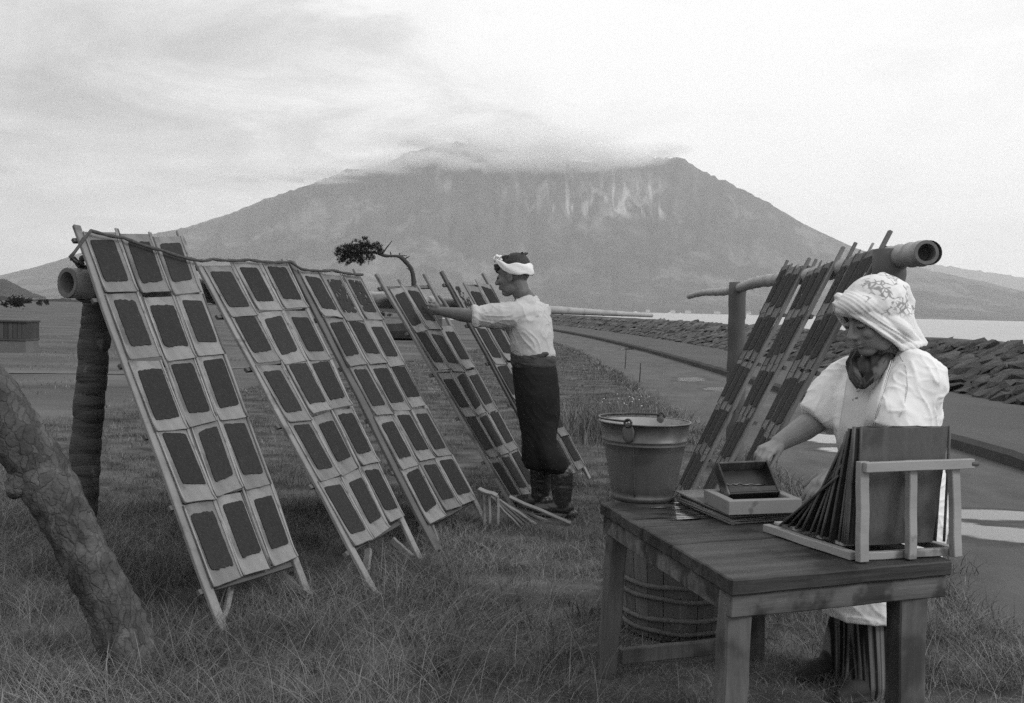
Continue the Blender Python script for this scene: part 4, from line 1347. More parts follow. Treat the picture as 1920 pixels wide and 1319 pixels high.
def build_mould():
    # open rectangular mould lying on the stack: four pale boards and a wet mat showing inside
    z0, z1 = zc + 0.002, zc + 0.048
    fl = G(1366, 967, z0); fr = G(1503, 962, z0); bl = G(1319, 943, z0)
    br = bl + (fr - fl) * 1.0
    e = empty('mould_frame', (fl + fr + bl + br) / 4)
    tag(e, 'pale wooden mould, an open rectangle lying on the stack of wet mats', 'mould')
    ex = (fr - fl).normalized(); ey = (bl - fl).normalized(); w = 0.030
    def slab(a, b, c, d):
        mb = MB(); prism(mb, [a, b, c, d], z0, z1); return mb.build('board', m_mould, e, bevel=0.002)
    slab(fl, fr, fr + ey * w, fl + ey * w)
    slab(bl - ey * w, br - ey * w, br, bl)
    slab(fl + ey * (w + .001), fl + ey * (w + .001) + ex * w, bl - ey * (w + .001) + ex * w, bl - ey * (w + .001))
    slab(fr + ey * (w + .001) - ex * w, fr + ey * (w + .001), br - ey * (w + .001), br - ey * (w + .001) - ex * w)
    mb = MB(); i0 = ex * w + ey * w
    prism(mb, [fl + i0, fr - ex * w + ey * w, br - ex * w - ey * w, bl + ex * w - ey * w], z0 - 0.001, z0 + 0.008)
    mb.build('wet_seaweed', m_nori, e)
    return fl, fr, bl, br, z1
MOULD = build_mould()

def build_box():
    """the shallow black box tipped up on its long edge"""
    # the opening faces the camera and a little up
    p00 = P(1362, 928, 3.62); p10 = P(1456, 921, 3.66); p01 = P(1349, 866, 3.72); p11 = P(1447, 864, 3.76)
    ex = (p10 - p00 + p11 - p01).normalized(); eu = (p01 - p00); eu = (eu - ex * eu.dot(ex)).normalized(); en = ex.cross(eu).normalized()   # towards the camera
    if en.y > 0: en = -en
    w = ((p10 - p00).length + (p11 - p01).length) / 2; h = ((p01 - p00).length + (p11 - p10).length) / 2
    c = (p00 + p10 + p01 + p11) / 4
    M = Matrix((ex, eu, en)).transposed().to_4x4(); M.translation = c
    e = bpy.data.objects.new('seaweed_box', None); COL.objects.link(e); e.matrix_world = M
    tag(e, 'shallow black box tipped up in the hand of the woman over the pale mould', 'box')
    def part(name, lo, hi, m):
        mb = MB(); mb.box(lo, hi); me = mb.mesh(name)
        bm = bmesh.new(); bm.from_mesh(me); bmesh.ops.bevel(bm, geom=list(bm.edges), offset=0.0015, segments=1, affect='EDGES'); bm.to_mesh(me); bm.free()
        o = link(name, me, m); o.parent = e
    d = 0.05; t = 0.007
    part('back_board', (-w / 2, -h / 2, -d), (w / 2, h / 2, -d + 0.006), m_black)
    part('side_board', (-w / 2, -h / 2, -d + .0065), (-w / 2 + t, h / 2, 0.0), m_apron)
    part('side_board', (w / 2 - t, -h / 2, -d + .0065), (w / 2, h / 2, 0.0), m_black)
    part('long_board', (-w / 2 + t + .0005, h / 2 - t, -d + .0065), (w / 2 - t - .0005, h / 2, 0.0), m_tleg)
    part('long_board', (-w / 2 + t + .0005, -h / 2, -d + .0065), (w / 2 - t - .0005, -h / 2 + t, 0.0), m_black)
    part('lip', (-w / 2 + t + .001, -h / 2 + t + .001, -0.018), (w / 2 - t - .001, -h / 2 + 0.03, -0.002), m_black)
    mb = MB()
    mb.tube([V((-w / 2 + .01 + k * (w - .03) / 12, 0.006 + 0.012 * mnoise.noise(V((k * .7, 0, 0))) - 0.012 * k / 12, -d + 0.008)) for k in range(13)], [0.0022 * (1 + .5 * math.sin(k * 2)) for k in range(13)], 6)
    me = mb.mesh('froth'); o = link('froth', me, m_tin, smooth=True); o.parent = e
    return c, ex, eu, en, w, h
BOX = build_box()

# --- the mat stand at the near right corner with a fan of mats leaning in it
def build_stand():
    a = G(1600, 1051, TZ + .002); b = G(1785, 1041, TZ + .002); c = G(1436, 997, TZ + .002)
    ex = (b - a).normalized(); w = (b - a).length; ey = (c - a); L = ey.length; ey = ey.normalized()
    e = empty('mat_stand', (a + b) / 2)
    tag(e, 'pale slatted wooden stand on the near right corner of the table', 'stand')
    up = V((0, 0, 1))
    def bar(name, p, q, w1, t1, u, m=m_pale): MB().bar(p, q, w1, t1, u, jit=0.0012, seg=4).build(name, m, e, bevel=0.002)
    th = 0.030
    h = 0.275
    lean = ey * 0.012
    # base: two long runners, cross slats lying over them
    for k in (0.0, 1.0):
        p = a + ex * (w * k)
        bar('runner', p + up * 0.012 - ey * 0.0, p + ey * L + up * 0.012, 0.026, 0.024, up)
    for (kk, wz) in ((0.20, .05), (0.42, .035), (0.70, .035), (0.93, .03)):
        p = a + ey * (L * kk)
        bar('slat', p + ex * 0.014 + up * 0.030, p + ex * (w - 0.014) + up * 0.030, wz * .8, 0.010, up)
    bar('bottom_rail', a + ex * 0.016 + up * 0.012 - ey * .002, b - ex * 0.016 + up * 0.012 - ey * .002, 0.02, 0.022, up)
    for k, ww in ((0.02, 0.032), (0.50, 0.028), (0.965, 0.030)):
        p = a + ex * (w * k) - ey * 0.028 + up * 0.002
        q = p + up * (h + 0.004) + lean + ex * (-0.012 if k > .9 else 0.0)
        bar('upright', p, q, ww, 0.022, ey)
    p = a - ey * 0.017 - ex * 0.004 + up * (h - 0.008) + lean * .5; q = b - ey * 0.017 + ex * 0.026 + up * (h - 0.004) + lean * .5
    bar('top_rail', p - ey * .026, q - ey * .026, 0.028, 0.018, ey)
    mb = MB(); z = q - ey * .03; mb.tube([z - ex * 0.01, z + ex * 0.012], 0.008, 8); mb.build('peg', m_stake_dark, e)
    # mats: the nearest upright against the uprights, those behind slanting more and more
    n = 13
    hM, wM = 0.335, w * 0.90
    names = ['first', 'second', 'third', 'fourth', 'fifth', 'sixth', 'seventh', 'eighth', 'ninth', 'tenth', 'eleventh', 'twelfth', 'last']
    rj = random.Random(31)
    foots = [0.020, .034, .046, .062, .085, .112, .150, .175, .215, .242, .285, .318, .345]
    angs = [math.degrees(math.asin((q - .014 - .0042 * i) / .335)) for i, q in enumerate(foots)]
    for i in range(n):
        foot = a + ex * (w * 0.02) + ey * foots[i] + up * 0.037
        ang = math.radians(max(.5, angs[i]))
        # tops lean towards the uprights, feet spread back
        dz = up * math.cos(ang) - ey * math.sin(ang) * (0.93)
        dz.normalize()
        sc_ = 1.0 - 0.0 * i
        nrm = ex.cross(dz).normalized()
        ox = ex * (rj.uniform(-.006, .012) if i else 0.012)
        tws = -0.035 if i == 0 else 0.0
        M = Matrix((ex, dz, nrm)).transposed().to_4x4(); M.translation = foot + ox
        r = random.Random(i + 70)
        nu, nv = 7, 8
        vs, fs = [], []
        for lay in (0, 1):
            for ii in range(nv + 1):
                for j in range(nu + 1):
                    u, v = j / nu, ii / nv
                    rag = r.uniform(-0.004, 0.004) if ii == nv else 0
                    wv = 0.003 * mnoise.noise(V((u * 2, v * 2, i * 3.1)))
                    vs.append(((u * (wM - 0.05 * (1 - v) * (i == 0)) + 0.01 * (i == 0) * (1 - v)), v * hM + rag, wv + (0.0035 if lay else 0)))
        W = nu + 1; off = (nv + 1) * W
        for ii in range(nv):
            for j in range(nu):
                q = ii * W + j
                fs.append((off + q, off + q + 1, off + q + W + 1, off + q + W)); fs.append((q, q + W, q + W + 1, q + 1))
        ring = [j for j in range(W)] + [k * W + nu for k in range(1, nv + 1)] + [nv * W + j for j in range(nu - 1, -1, -1)] + [k * W for k in range(nv - 1, 0, -1)]
        for p, q in zip(ring, ring[1:] + ring[:1]): fs.append((p, q, off + q, off + p))
        me = bpy.data.meshes.new('leaning_mat'); me.from_pydata(vs, [], fs)
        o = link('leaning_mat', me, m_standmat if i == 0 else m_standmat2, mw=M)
        tag(o, 'dark reed mat leaning in the pale stand, %s from the uprights' % names[i], 'mat', 'mats leaning in the stand')
        for uu in (0.0, 1.0):
            mb = MB(); mb.tube([(uu * wM, k / 5 * hM * 1.01, 0.004) for k in range(6)], 0.004, 6)
            ob = link('edge_reed', mb.mesh('edge_reed'), m_rod_dim, smooth=True); ob.parent = o
    return a, b, ex, ey
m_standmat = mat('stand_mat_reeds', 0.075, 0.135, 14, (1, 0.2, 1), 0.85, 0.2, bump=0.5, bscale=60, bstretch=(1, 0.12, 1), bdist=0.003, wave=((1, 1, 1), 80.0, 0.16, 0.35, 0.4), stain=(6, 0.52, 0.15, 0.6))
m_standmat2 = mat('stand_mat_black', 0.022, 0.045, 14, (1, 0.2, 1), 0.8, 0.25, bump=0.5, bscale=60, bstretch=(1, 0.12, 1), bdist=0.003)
m_rod_dim = mat('dim_rod', 0.07, 0.13, 12, (1, 1, 0.3), 0.7, 0.3, objrand=0.3)
STAND = build_stand()

# ================================================================== trees, grass and small things of the field
m_bark = mat('pine_bark', 0.04, 0.12, 11, (1, 1, 1), 0.95, 0.1, bump=1.0, bscale=38, bdist=0.012, stain=(5, 0.55, 0.1, 1.45), contrast=1.2)
def crack_bark(m, sc, st, dark):
    N, L = m.node_tree.nodes, m.node_tree.links
    b = next(k for k in N if k.type == 'BSDF_PRINCIPLED')
    src = b.inputs['Base Color'].links[0].from_socket
    nsrc = b.inputs['Normal'].links[0].from_socket
    tc = N.new('ShaderNodeTexCoord')
    wn_ = N.new('ShaderNodeTexNoise'); wn_.inputs['Scale'].default_value = 9; wn_.inputs['Detail'].default_value = 4; L.new(tc.outputs['Object'], wn_.inputs[0])
    vm = N.new('ShaderNodeVectorMath'); vm.operation = 'MULTIPLY_ADD'; vm.inputs[1].default_value = (.10, .10, .10)
    L.new(wn_.outputs['Color'], vm.inputs[0]); L.new(tc.outputs['Object'], vm.inputs[2])
    mp = N.new('ShaderNodeMapping'); mp.inputs['Scale'].default_value = st; mp.inputs['Rotation'].default_value = (0, -.55, 0); L.new(vm.outputs[0], mp.inputs[0])
    v = N.new('ShaderNodeTexVoronoi'); v.feature = 'DISTANCE_TO_EDGE'; v.inputs['Scale'].default_value = sc; L.new(mp.outputs[0], v.inputs[0])
    mr = N.new('ShaderNodeMapRange'); mr.interpolation_type = 'SMOOTHSTEP'; mr.inputs['From Max'].default_value = 0.11; mr.inputs['To Min'].default_value = dark
    L.new(v.outputs['Distance'], mr.inputs[0])
    v2 = N.new('ShaderNodeTexVoronoi'); v2.inputs['Scale'].default_value = sc; L.new(mp.outputs[0], v2.inputs[0])
    s2 = N.new('ShaderNodeSeparateColor'); L.new(v2.outputs['Color'], s2.inputs[0])
    m3 = N.new('ShaderNodeMapRange'); m3.inputs['To Min'].default_value = .78; m3.inputs['To Max'].default_value = 1.25; L.new(s2.outputs[0], m3.inputs[0])
    mu = N.new('ShaderNodeMath'); mu.operation = 'MULTIPLY'; L.new(mr.outputs[0], mu.inputs[0]); L.new(m3.outputs[0], mu.inputs[1])
    mx = N.new('ShaderNodeMix'); mx.data_type = 'RGBA'; mx.blend_type = 'MULTIPLY'; mx.inputs[0].default_value = 1
    cb = N.new('ShaderNodeCombineColor')
    for i in range(3): L.new(mu.outputs[0], cb.inputs[i])
    L.new(src, mx.inputs[6]); L.new(cb.outputs[0], mx.inputs[7]); L.new(mx.outputs[2], b.inputs['Base Color'])
    bp = N.new('ShaderNodeBump'); bp.inputs['Strength'].default_value = .9; bp.inputs['Distance'].default_value = .012
    L.new(mr.outputs[0], bp.inputs['Height']); L.new(nsrc, bp.inputs['Normal']); L.new(bp.outputs[0], b.inputs['Normal'])
crack_bark(m_bark, 34, (1, 1, .5), .80)
m_needle = mat('pine_needles', 0.022, 0.05, 9, rough=0.9, spec=0.1, island=0.45)
m_twig = mat('dark_twig', 0.035, 0.06, 12, rough=0.95, bump=0.4)

def bark_trunk(name, pts, rads, m, n=44, per=11, seed=0.0, cell=21.0, depth=0.010, parent=None, origin=None):
    pts = [V(p) for p in pts]
    # resample smoothly
    out, rr = [], []
    for i in range(len(pts) - 1):
        p0 = pts[max(i - 1, 0)]; p1 = pts[i]; p2 = pts[i + 1]; p3 = pts[min(i + 2, len(pts) - 1)]
        for k in range(per):
            t = k / per
            out.append(0.5 * ((2 * p1) + (p2 - p0) * t + (2 * p0 - 5 * p1 + 4 * p2 - p3) * t * t + (3 * p1 - p0 - 3 * p2 + p3) * t ** 3))
            rr.append(rads[i] + (rads[i + 1] - rads[i]) * t)
    out.append(pts[-1]); rr.append(rads[-1])
    mb = MB(); mb.tube(out, rr, n)
    me = bpy.data.meshes.new(name); me.from_pydata(mb.v, [], mb.f)
    for i, v in enumerate(me.vertices):
        ring = min(i // n, len(out) - 1)
        d = v.co - out[ring]
        if d.length < 1e-5: continue
        q = v.co * cell; q.z *= 0.55
        ds, _ = mnoise.voronoi(q + V((seed, seed, seed)))
        crack = min(1.0, (ds[1] - ds[0]) * 1.5)
        h = (crack - 0.6) * depth + 0.010 * mnoise.noise(v.co * 5 + V((seed, 0, 0))) * (rr[ring] / 0.08)
        v.co = v.co + d.normalized() * h
    o0 = V(origin) if origin is not None else out[-1]
    me.transform(Matrix.Translation(-o0))
    o = link(name, me, m, smooth=True); o.location = o0
    if parent is not None: kid(o, parent)
    return o

def needle_mesh(name, centres, dirs, L, w, n_per, seed, origin):
    """tufts of needles: thin blades fanning from each twig end"""
    rng = np.random.default_rng(seed)
    C = np.repeat(np.array(centres), n_per, 0); D = np.repeat(np.array(dirs), n_per, 0)
    k = len(C)
    d = D + rng.normal(0, 0.55, (k, 3)); d /= np.linalg.norm(d, axis=1)[:, None]
    s = np.cross(d, rng.normal(0, 1, (k, 3))); s /= np.linalg.norm(s, axis=1)[:, None]
    ln = L * rng.uniform(0.6, 1.2, (k, 1))
    base = C + rng.normal(0, 0.12 * L, (k, 3))
    v = np.empty((k, 3, 3), 'f')
    v[:, 0] = base - s * w; v[:, 1] = base + s * w; v[:, 2] = base + d * ln
    v = v.reshape(-1, 3) - np.array(origin)
    f = np.arange(k * 3).reshape(-1, 3)
    me = bpy.data.meshes.new(name); me.from_pydata(v.tolist(), [], f.tolist())
    return me

# the leaning trunk in the left foreground
DT = 3.80
tr = [P(275, 1290, 3.84), P(240, 1215, 3.83), P(203, 1130, 3.82), P(160, 1040, 3.81), P(113, 950, 3.80), P(62, 865, 3.79), P(10, 785, 3.78), P(-60, 690, 3.77), P(-160, 560, 3.76), P(-300, 400, 3.75), P(-470, 210, 3.75), P(-600, 20, 3.75)]
rd = [0.118, 0.098, 0.088, 0.088, 0.093, 0.099, 0.097, 0.092, 0.088, 0.08, 0.065, 0.03]
lt = empty('leaning_pine', (tr[0].x, tr[0].y, 0))
tag(lt, 'rough barked pine trunk leaning out of the frame in the left foreground', 'tree')
bark_trunk('trunk', tr[::-1], rd[::-1], m_bark, parent=lt, origin=tr[0], n=64, per=16)
bark_trunk('branch_stub', [P(60, 880, 3.76), P(30, 912, 3.74), P(12, 918, 3.73)], [0.06, 0.05, 0.03], m_bark, n=24, per=5, parent=lt, seed=3.0)
bark_trunk('limb', [tr[9], tr[9] + V((-.25, .1, .45)), tr[9] + V((-.6, .2, .7))], [0.045, 0.03, 0.012], m_bark, n=16, per=6, parent=lt, seed=5.0)
bark_trunk('limb', [tr[10], tr[10] + V((-.05, -.3, .3)), tr[10] + V((-.2, -.7, .5))], [0.035, 0.025, 0.01], m_bark, n=16, per=6, parent=lt, seed=6.0)
cc, dd = [], []
rg = random.Random(3)
for base, rad in ((tr[11] + V((-.35, 0, .1)), .55), (tr[9] + V((-.75, .25, .8)), .38), (tr[10] + V((-.3, -.8, .55)), .38)):
    for i in range(70):
        q = V((rg.gauss(0, .5), rg.gauss(0, .5), rg.gauss(0, .28))) * rad
        cc.append(tuple(base + q)); dd.append(tuple((q.normalized() + V((0, 0, .5)))))
me = needle_mesh('crown', cc, dd, 0.10, 0.0022, 60, 4, tr[10])
o = link('crown', me, m_needle); o.location = tr[10]; kid(o, lt)

# the small windswept pine beyond the racks
def back_pine():
    d = 30.0
    base = G(812, 668, 0.0)
    d = base.y
    pts = [base, P(800, 610, d), P(780, 560, d), P(776, 528, d), P(771, 505, d), P(757, 488, d - .05), P(745, 481, d - .1), P(722, 480, d - .2), P(700, 474, d - .25), P(672, 474, d - .3), P(645, 478, d - .3)]
    e = empty('windswept_pine', base)
    tag(e, 'small windswept pine beyond the racks, bent trunk and one flat dark crown', 'tree')
    k = d / FPX
    bark_trunk('trunk', pts[::-1], [x * k for x in (1.5, 2.0, 2.6, 3.0, 3.4, 4.0, 4.4, 5.0, 5.2, 6.0, 7.5)], m_twig, n=14, per=5, parent=e, cell=3, depth=0.02)
    rg = random.Random(12)
    for (a, b) in (((757, 488), (768, 481)), ((733, 480), (732, 472)), ((770, 507), (762, 504)), ((748, 481), (750, 474)), ((715, 479), (735, 452)), ((745, 481), (763, 480))):
        A, B = P(a[0], a[1], d - .05), P(b[0], b[1], d - .05)
        MB().tube([A, (A + B) / 2 + V((0, 0, .01)), B], [1.6 * k, 1.2 * k, 0.7 * k], 6).build('twig', m_twig, e)
    cc, dd = [], []
    clumps = [(640, 478, 11), (650, 468, 12), (648, 488, 11), (664, 464, 13), (668, 482, 14), (682, 458, 10), (680, 472, 14), (690, 464, 9), (694, 484, 9), (676, 490, 9), (706, 470, 10), (700, 460, 6), (710, 461, 5), (715, 472, 5), (655, 478, 13), (684, 450, 5), (636, 470, 7), (638, 488, 6), (660, 492, 6)]
    for (px, py, r) in clumps:
        for i in range(int(r * r * 0.40)):
            q = V((rg.gauss(0, .48), rg.gauss(0, .9), rg.gauss(0, .42))) * r * k
            if q.length > 1.4 * r * k: continue
            cc.append(tuple(P(px, py, d - .3) + q)); dd.append((q.x / (r * k) * .7, q.y / (r * k) * .5, 0.55))
    me = needle_mesh('crown', cc, dd, 6.5 * k, 0.42 * k, 15, 9, base)
    o = link('crown', me, m_needle); o.location = base; kid(o, e)
back_pine()

# trees, bushes and the bin at the far left edge of the field
def bush(px, py, h_px, w_px, depth, label, name='shrub', cat='shrub', trunk=True, seed=0, dens=1.0):
    k = depth / FPX
    base = P(px, py, depth); base.z = 0 if depth < 300 else base.z
    e = empty(name, base); tag(e, label, cat, 'far shrubs along the field edge' if cat == 'shrub' else None)
    rg = random.Random(seed)
    H = h_px * k; W = w_px * k
    top = base.z + H
    if trunk:
        MB().tube([base, base + V((0.03 * H, 0, H * .35)), base + V((0, 0, H * .7))], [0.05 * H, 0.04 * H, 0.015 * H], 8).build('trunk', m_twig, e)
    cc, dd = [], []
    for c in range(7):
        cx, cz, cr = rg.uniform(-.36, .36) * W, rg.uniform(.35, .82) * H, rg.uniform(.14, .24) * min(W, H * 1.6)
        for i in range(int(60 * dens)):
            q = V((rg.gauss(0, .5), rg.gauss(0, .5), rg.gauss(0, .38))) * cr
            cc.append((base.x + cx + q.x, base.y + q.y * 1.5, base.z + cz + q.z)); dd.append((q.x / cr, q.y / cr, .6 + q.z / cr))
    me = needle_mesh('foliage', cc, dd, 0.10 * H, 0.028 * H, 10, seed, base)
    o = link('foliage', me, m_needle); o.location = base; kid(o, e)
bush(38, 562, 15, 62, 150, 'dark spreading pine on the skyline just above the wooden bin', 'far_pine', 'tree', seed=21)
bush(78, 558, 13, 30, 165, 'flat little dark shrub between the far pine and the cut bamboo end', 'shrub', 'shrub', seed=22)
bush(20, 590, 26, 60, 100, 'low grey shrub at the left picture edge below the far pine', 'shrub', 'shrub', trunk=False, seed=23, dens=1.3)
bush(230, 590, 14, 70, 120, 'long low shrub seen between the ringed post and the largest rack', 'shrub', 'shrub', trunk=False, seed=24)
bush(420, 578, 12, 40, 130, 'small shrub seen between the largest rack and the second rack', 'shrub', 'shrub', trunk=False, seed=25)
bush(720, 596, 14, 60, 110, 'low shrub seen between the middle rack and the rack the man reaches to', 'shrub', 'shrub', trunk=False, seed=26)
m_bin = mat('dark_bin_boards', 0.04, 0.075, 3, (1, 1, .2), 0.9, objrand=0.25)
m_conc = mat('pale_concrete', 0.10, 0.15, 2, rough=0.95)
def build_bin():
    base = G(15, 661, 0.0); d = base.y; k = d / FPX
    e = empty('slatted_bin', base); tag(e, 'dark slatted bin on a pale block, at the left picture edge in the field', 'bin')
    w, dp = 68 * k, 0.7
    x1 = base.x + 34 * k; x0 = x1 - w
    mb = MB(); mb.box((x0, d, -0.02), (x1, d + dp, 22 * k)); mb.build('block', m_conc, e, bevel=0.01)
    mb = MB(); mb.box((x0 - .02, d - .02, 22.3 * k), (x1 + .01, d + dp + .02, 26 * k)); mb.build('sill', m_bin, e)
    n = 8
    for i in range(n):
        a = x0 + w * i / n
        mb = MB(); mb.box((a + .006, d + 0.004 * (i % 2), 26.2 * k), (a + w / n - .006, d + .03, 56 * k)); mb.build('slat', m_bin, e)
    mb = MB(); mb.box((x0, d + .04, 26.2 * k), (x1, d + dp, 56 * k)); mb.build('back', m_bin, e)
    mb = MB(); mb.box((x0 - .03, d - .03, 56.3 * k), (x1 + .02, d + dp + .03, 60 * k)); mb.build('lid', m_bin, e, bevel=0.005)
build_bin()
# a low dark boat-like mound beyond the racks
def far_boat():
    d = 42.0
    k = d / FPX
    c = P(725, 640, d); c.z = 0
    e = empty('beached_boat', c); tag(e, 'low dark hull lying on the field behind the middle rack', 'boat')
    L, H, B = 4.2, 0.85, 1.1
    rings = []
    for i in range(13):
        t = i / 12; s = math.sin(math.pi * (0.06 + 0.88 * t)) ** 0.55
        x = -L / 2 + L * t
        sheer = H * (0.72 + 0.5 * (2 * t - 1) ** 2)
        rings.append([V((x, y * B / 2 * s, z * sheer)) for y, z in ((-1, 1), (-.93, .55), (-.6, .12), (0, 0), (.6, .12), (.93, .55), (1, 1))])
    vs = [c + q for r in rings for q in r]; fs = []
    for i in range(12):
        for j in range(6): fs.append((i * 7 + j, i * 7 + j + 1, i * 7 + 8 + j, i * 7 + 7 + j))
        fs.append((i * 7 + 6, i * 7, i * 7 + 7, i * 7 + 13))
    fs.append(tuple(range(7))); fs.append(tuple(12 * 7 + j for j in range(6, -1, -1)))
    MB().add(vs, fs).build('hull', m_bin, e)
    MB().bar(c + V((-L / 2, -B * .2, H * .98)), c + V((L / 2, -B * .2, H * 1.0)), .06, .05).build('gunwale', m_conc, e)
far_boat()

# houses along the far shore
def houses():
    m_wall = mat('far_house_wall', 0.35, 0.45, .2, objrand=.3); m_roof = mat('far_house_roof', 0.10, 0.14, .2)
    labs = ['pale far house on the shore just left of the leaning post top', 'pale far house on the shore, right of the leaning post', 'faint far house on the shore under the thin tip of the left pole', 'faint far house on the shore beyond the thin tip of the right pole', 'far shore house midway between the two bare pole tips']
    for i, (px, w) in enumerate(((1345, 26), (1404, 22), (1215, 18), (1290, 24), (1262, 20))):
        c = P(px, 585, 4640); c.z = 2.5
        e = empty('shore_house', c); tag(e, labs[i], 'house', 'houses on the far shore')
        mb = MB(); mb.box(c + V((-w / 2, 0, -3)), c + V((w / 2, 10, 6))); mb.build('wall', m_wall, e)
        mb = MB(); mb.add([c + V(q) for q in ((-w / 2 - 1, -1, 6.05), (w / 2 + 1, -1, 6.05), (w / 2 + 1, 11, 6.05), (-w / 2 - 1, 11, 6.05), (-w / 2 + 2, 5, 10), (w / 2 - 2, 5, 10))], [(0, 1, 5, 4), (2, 3, 4, 5), (0, 4, 3), (1, 2, 5), (3, 2, 1, 0)]); mb.build('roof', m_roof, e)
houses()

# ------------------------------------------------------------------ grass
m_grass = mat('meadow_grass', 0.05, 0.22, 1.1, (1, 1, 1), 0.85, 0.12, island=0.6, contrast=1.3)
m_dry = mat('dry_stalks', 0.16, 0.28, 2.0, rough=0.8, spec=0.2, island=0.4)
def blades(name, xy, h, w, lean, m, curl=0.5, segs=3, seed=0, label=None):
    rng = np.random.default_rng(seed)
    k = len(xy)
    if h is None: h = rng.uniform(.012, .05, k)
    w = np.broadcast_to(np.asarray(w, dtype=float), (k,))
    z = np.array([gz(float(x), float(y)) for x, y in xy]) - 0.01
    a = rng.uniform(0, 2 * np.pi, k)
    # leans cluster in sweeping directions
    la = np.array([mnoise.noise(V((float(x) * 1.1, float(y) * 1.1, 2.0))) for x, y in xy]) * 7.0 + rng.normal(0, 1.9, k)
    ld = np.stack([np.cos(la), np.sin(la)], 1) * (lean * rng.uniform(0.3, 1.6, k))[:, None]
    side = np.stack([np.cos(a), np.sin(a)], 1)
    nv = 2 * segs + 1
    v = np.zeros((k, nv, 3), 'f')
    for i in range(segs + 1):
        t = i / segs
        off = ld * (h * (t ** 1.7))[:, None]
        zz = h * (t - curl * 0.42 * t ** 2.2 * np.clip(np.linalg.norm(ld, axis=1), 0, 1.5))
        ww = w * (1 - t) ** 0.7
        if i < segs:
            v[:, 2 * i, :2] = xy + off - side * ww[:, None]; v[:, 2 * i + 1, :2] = xy + off + side * ww[:, None]
            v[:, 2 * i, 2] = z + zz; v[:, 2 * i + 1, 2] = z + zz
        else:
            v[:, 2 * i, :2] = xy + off; v[:, 2 * i, 2] = z + zz
    faces = []
    for i in range(segs - 1):
        faces.append((2 * i, 2 * i + 1, 2 * i + 3)); faces.append((2 * i, 2 * i + 3, 2 * i + 2))
    faces.append((2 * segs - 2, 2 * segs - 1, 2 * segs))
    fb = np.array(faces)
    f = (fb[None] + (np.arange(k) * nv)[:, None, None]).reshape(-1, 3)
    me = bpy.data.meshes.new(name)
    nvt, nft = k * nv, len(f)
    me.vertices.add(nvt); me.vertices.foreach_set('co', v.reshape(-1))
    me.loops.add(nft * 3); me.loops.foreach_set('vertex_index', f.reshape(-1).astype('i'))
    me.polygons.add(nft); me.polygons.foreach_set('loop_start', np.arange(0, nft * 3, 3, dtype='i')); me.polygons.foreach_set('loop_total', np.full(nft, 3, 'i'))
    me.update(calc_edges=True); me.validate()
    o = link(name, me, m)
    tag(o, kind='stuff')
    return o

def scatter(n, d0, d1, seed, xl=None, xr=None, keep=None, power=1.0):
    rng = np.random.default_rng(seed)
    d = d0 + (d1 - d0) * rng.uniform(0, 1, n) ** power
    xa = (-0.62 * d - 0.6) if xl is None else np.maximum(-0.62 * d - 0.6, xl)
    lim = np.array([GRASS_X + coast(float(q)) for q in d])
    xb = np.minimum(lim - 0.02 + 0.12 * rng.normal(0, 1, n) * 0.8, 0.62 * d + 0.6)
    x = xa + (xb - xa) * rng.uniform(0, 1, n)
    p = np.stack([x, d], 1)
    if keep is not None:
        p = p[np.array([keep(float(a), float(b), rng) for a, b in p])]
    return p
def in_turf(x, d, rng):
    if d > turf_edge(x) + rng.normal(0, 0.5): return False
    n = 1.2 * mnoise.noise(V((x * 1.6, d * 1.3, 0.0))) + 0.6 * mnoise.noise(V((x * 4, d * 4, 3.0)))
    return n > -0.27 + 0.35 * rng.uniform(-1, 1)
def height_field(p, base, var):
    n = np.array([0.5 + 0.5 * mnoise.noise(V((float(a) * 0.9, float(b) * 0.9, 11.0))) + 0.3 * mnoise.noise(V((float(a) * 2.7, float(b) * 2.7, 4.0))) for a, b in p])
    return np.clip(base + var * n, 0.02, 1)

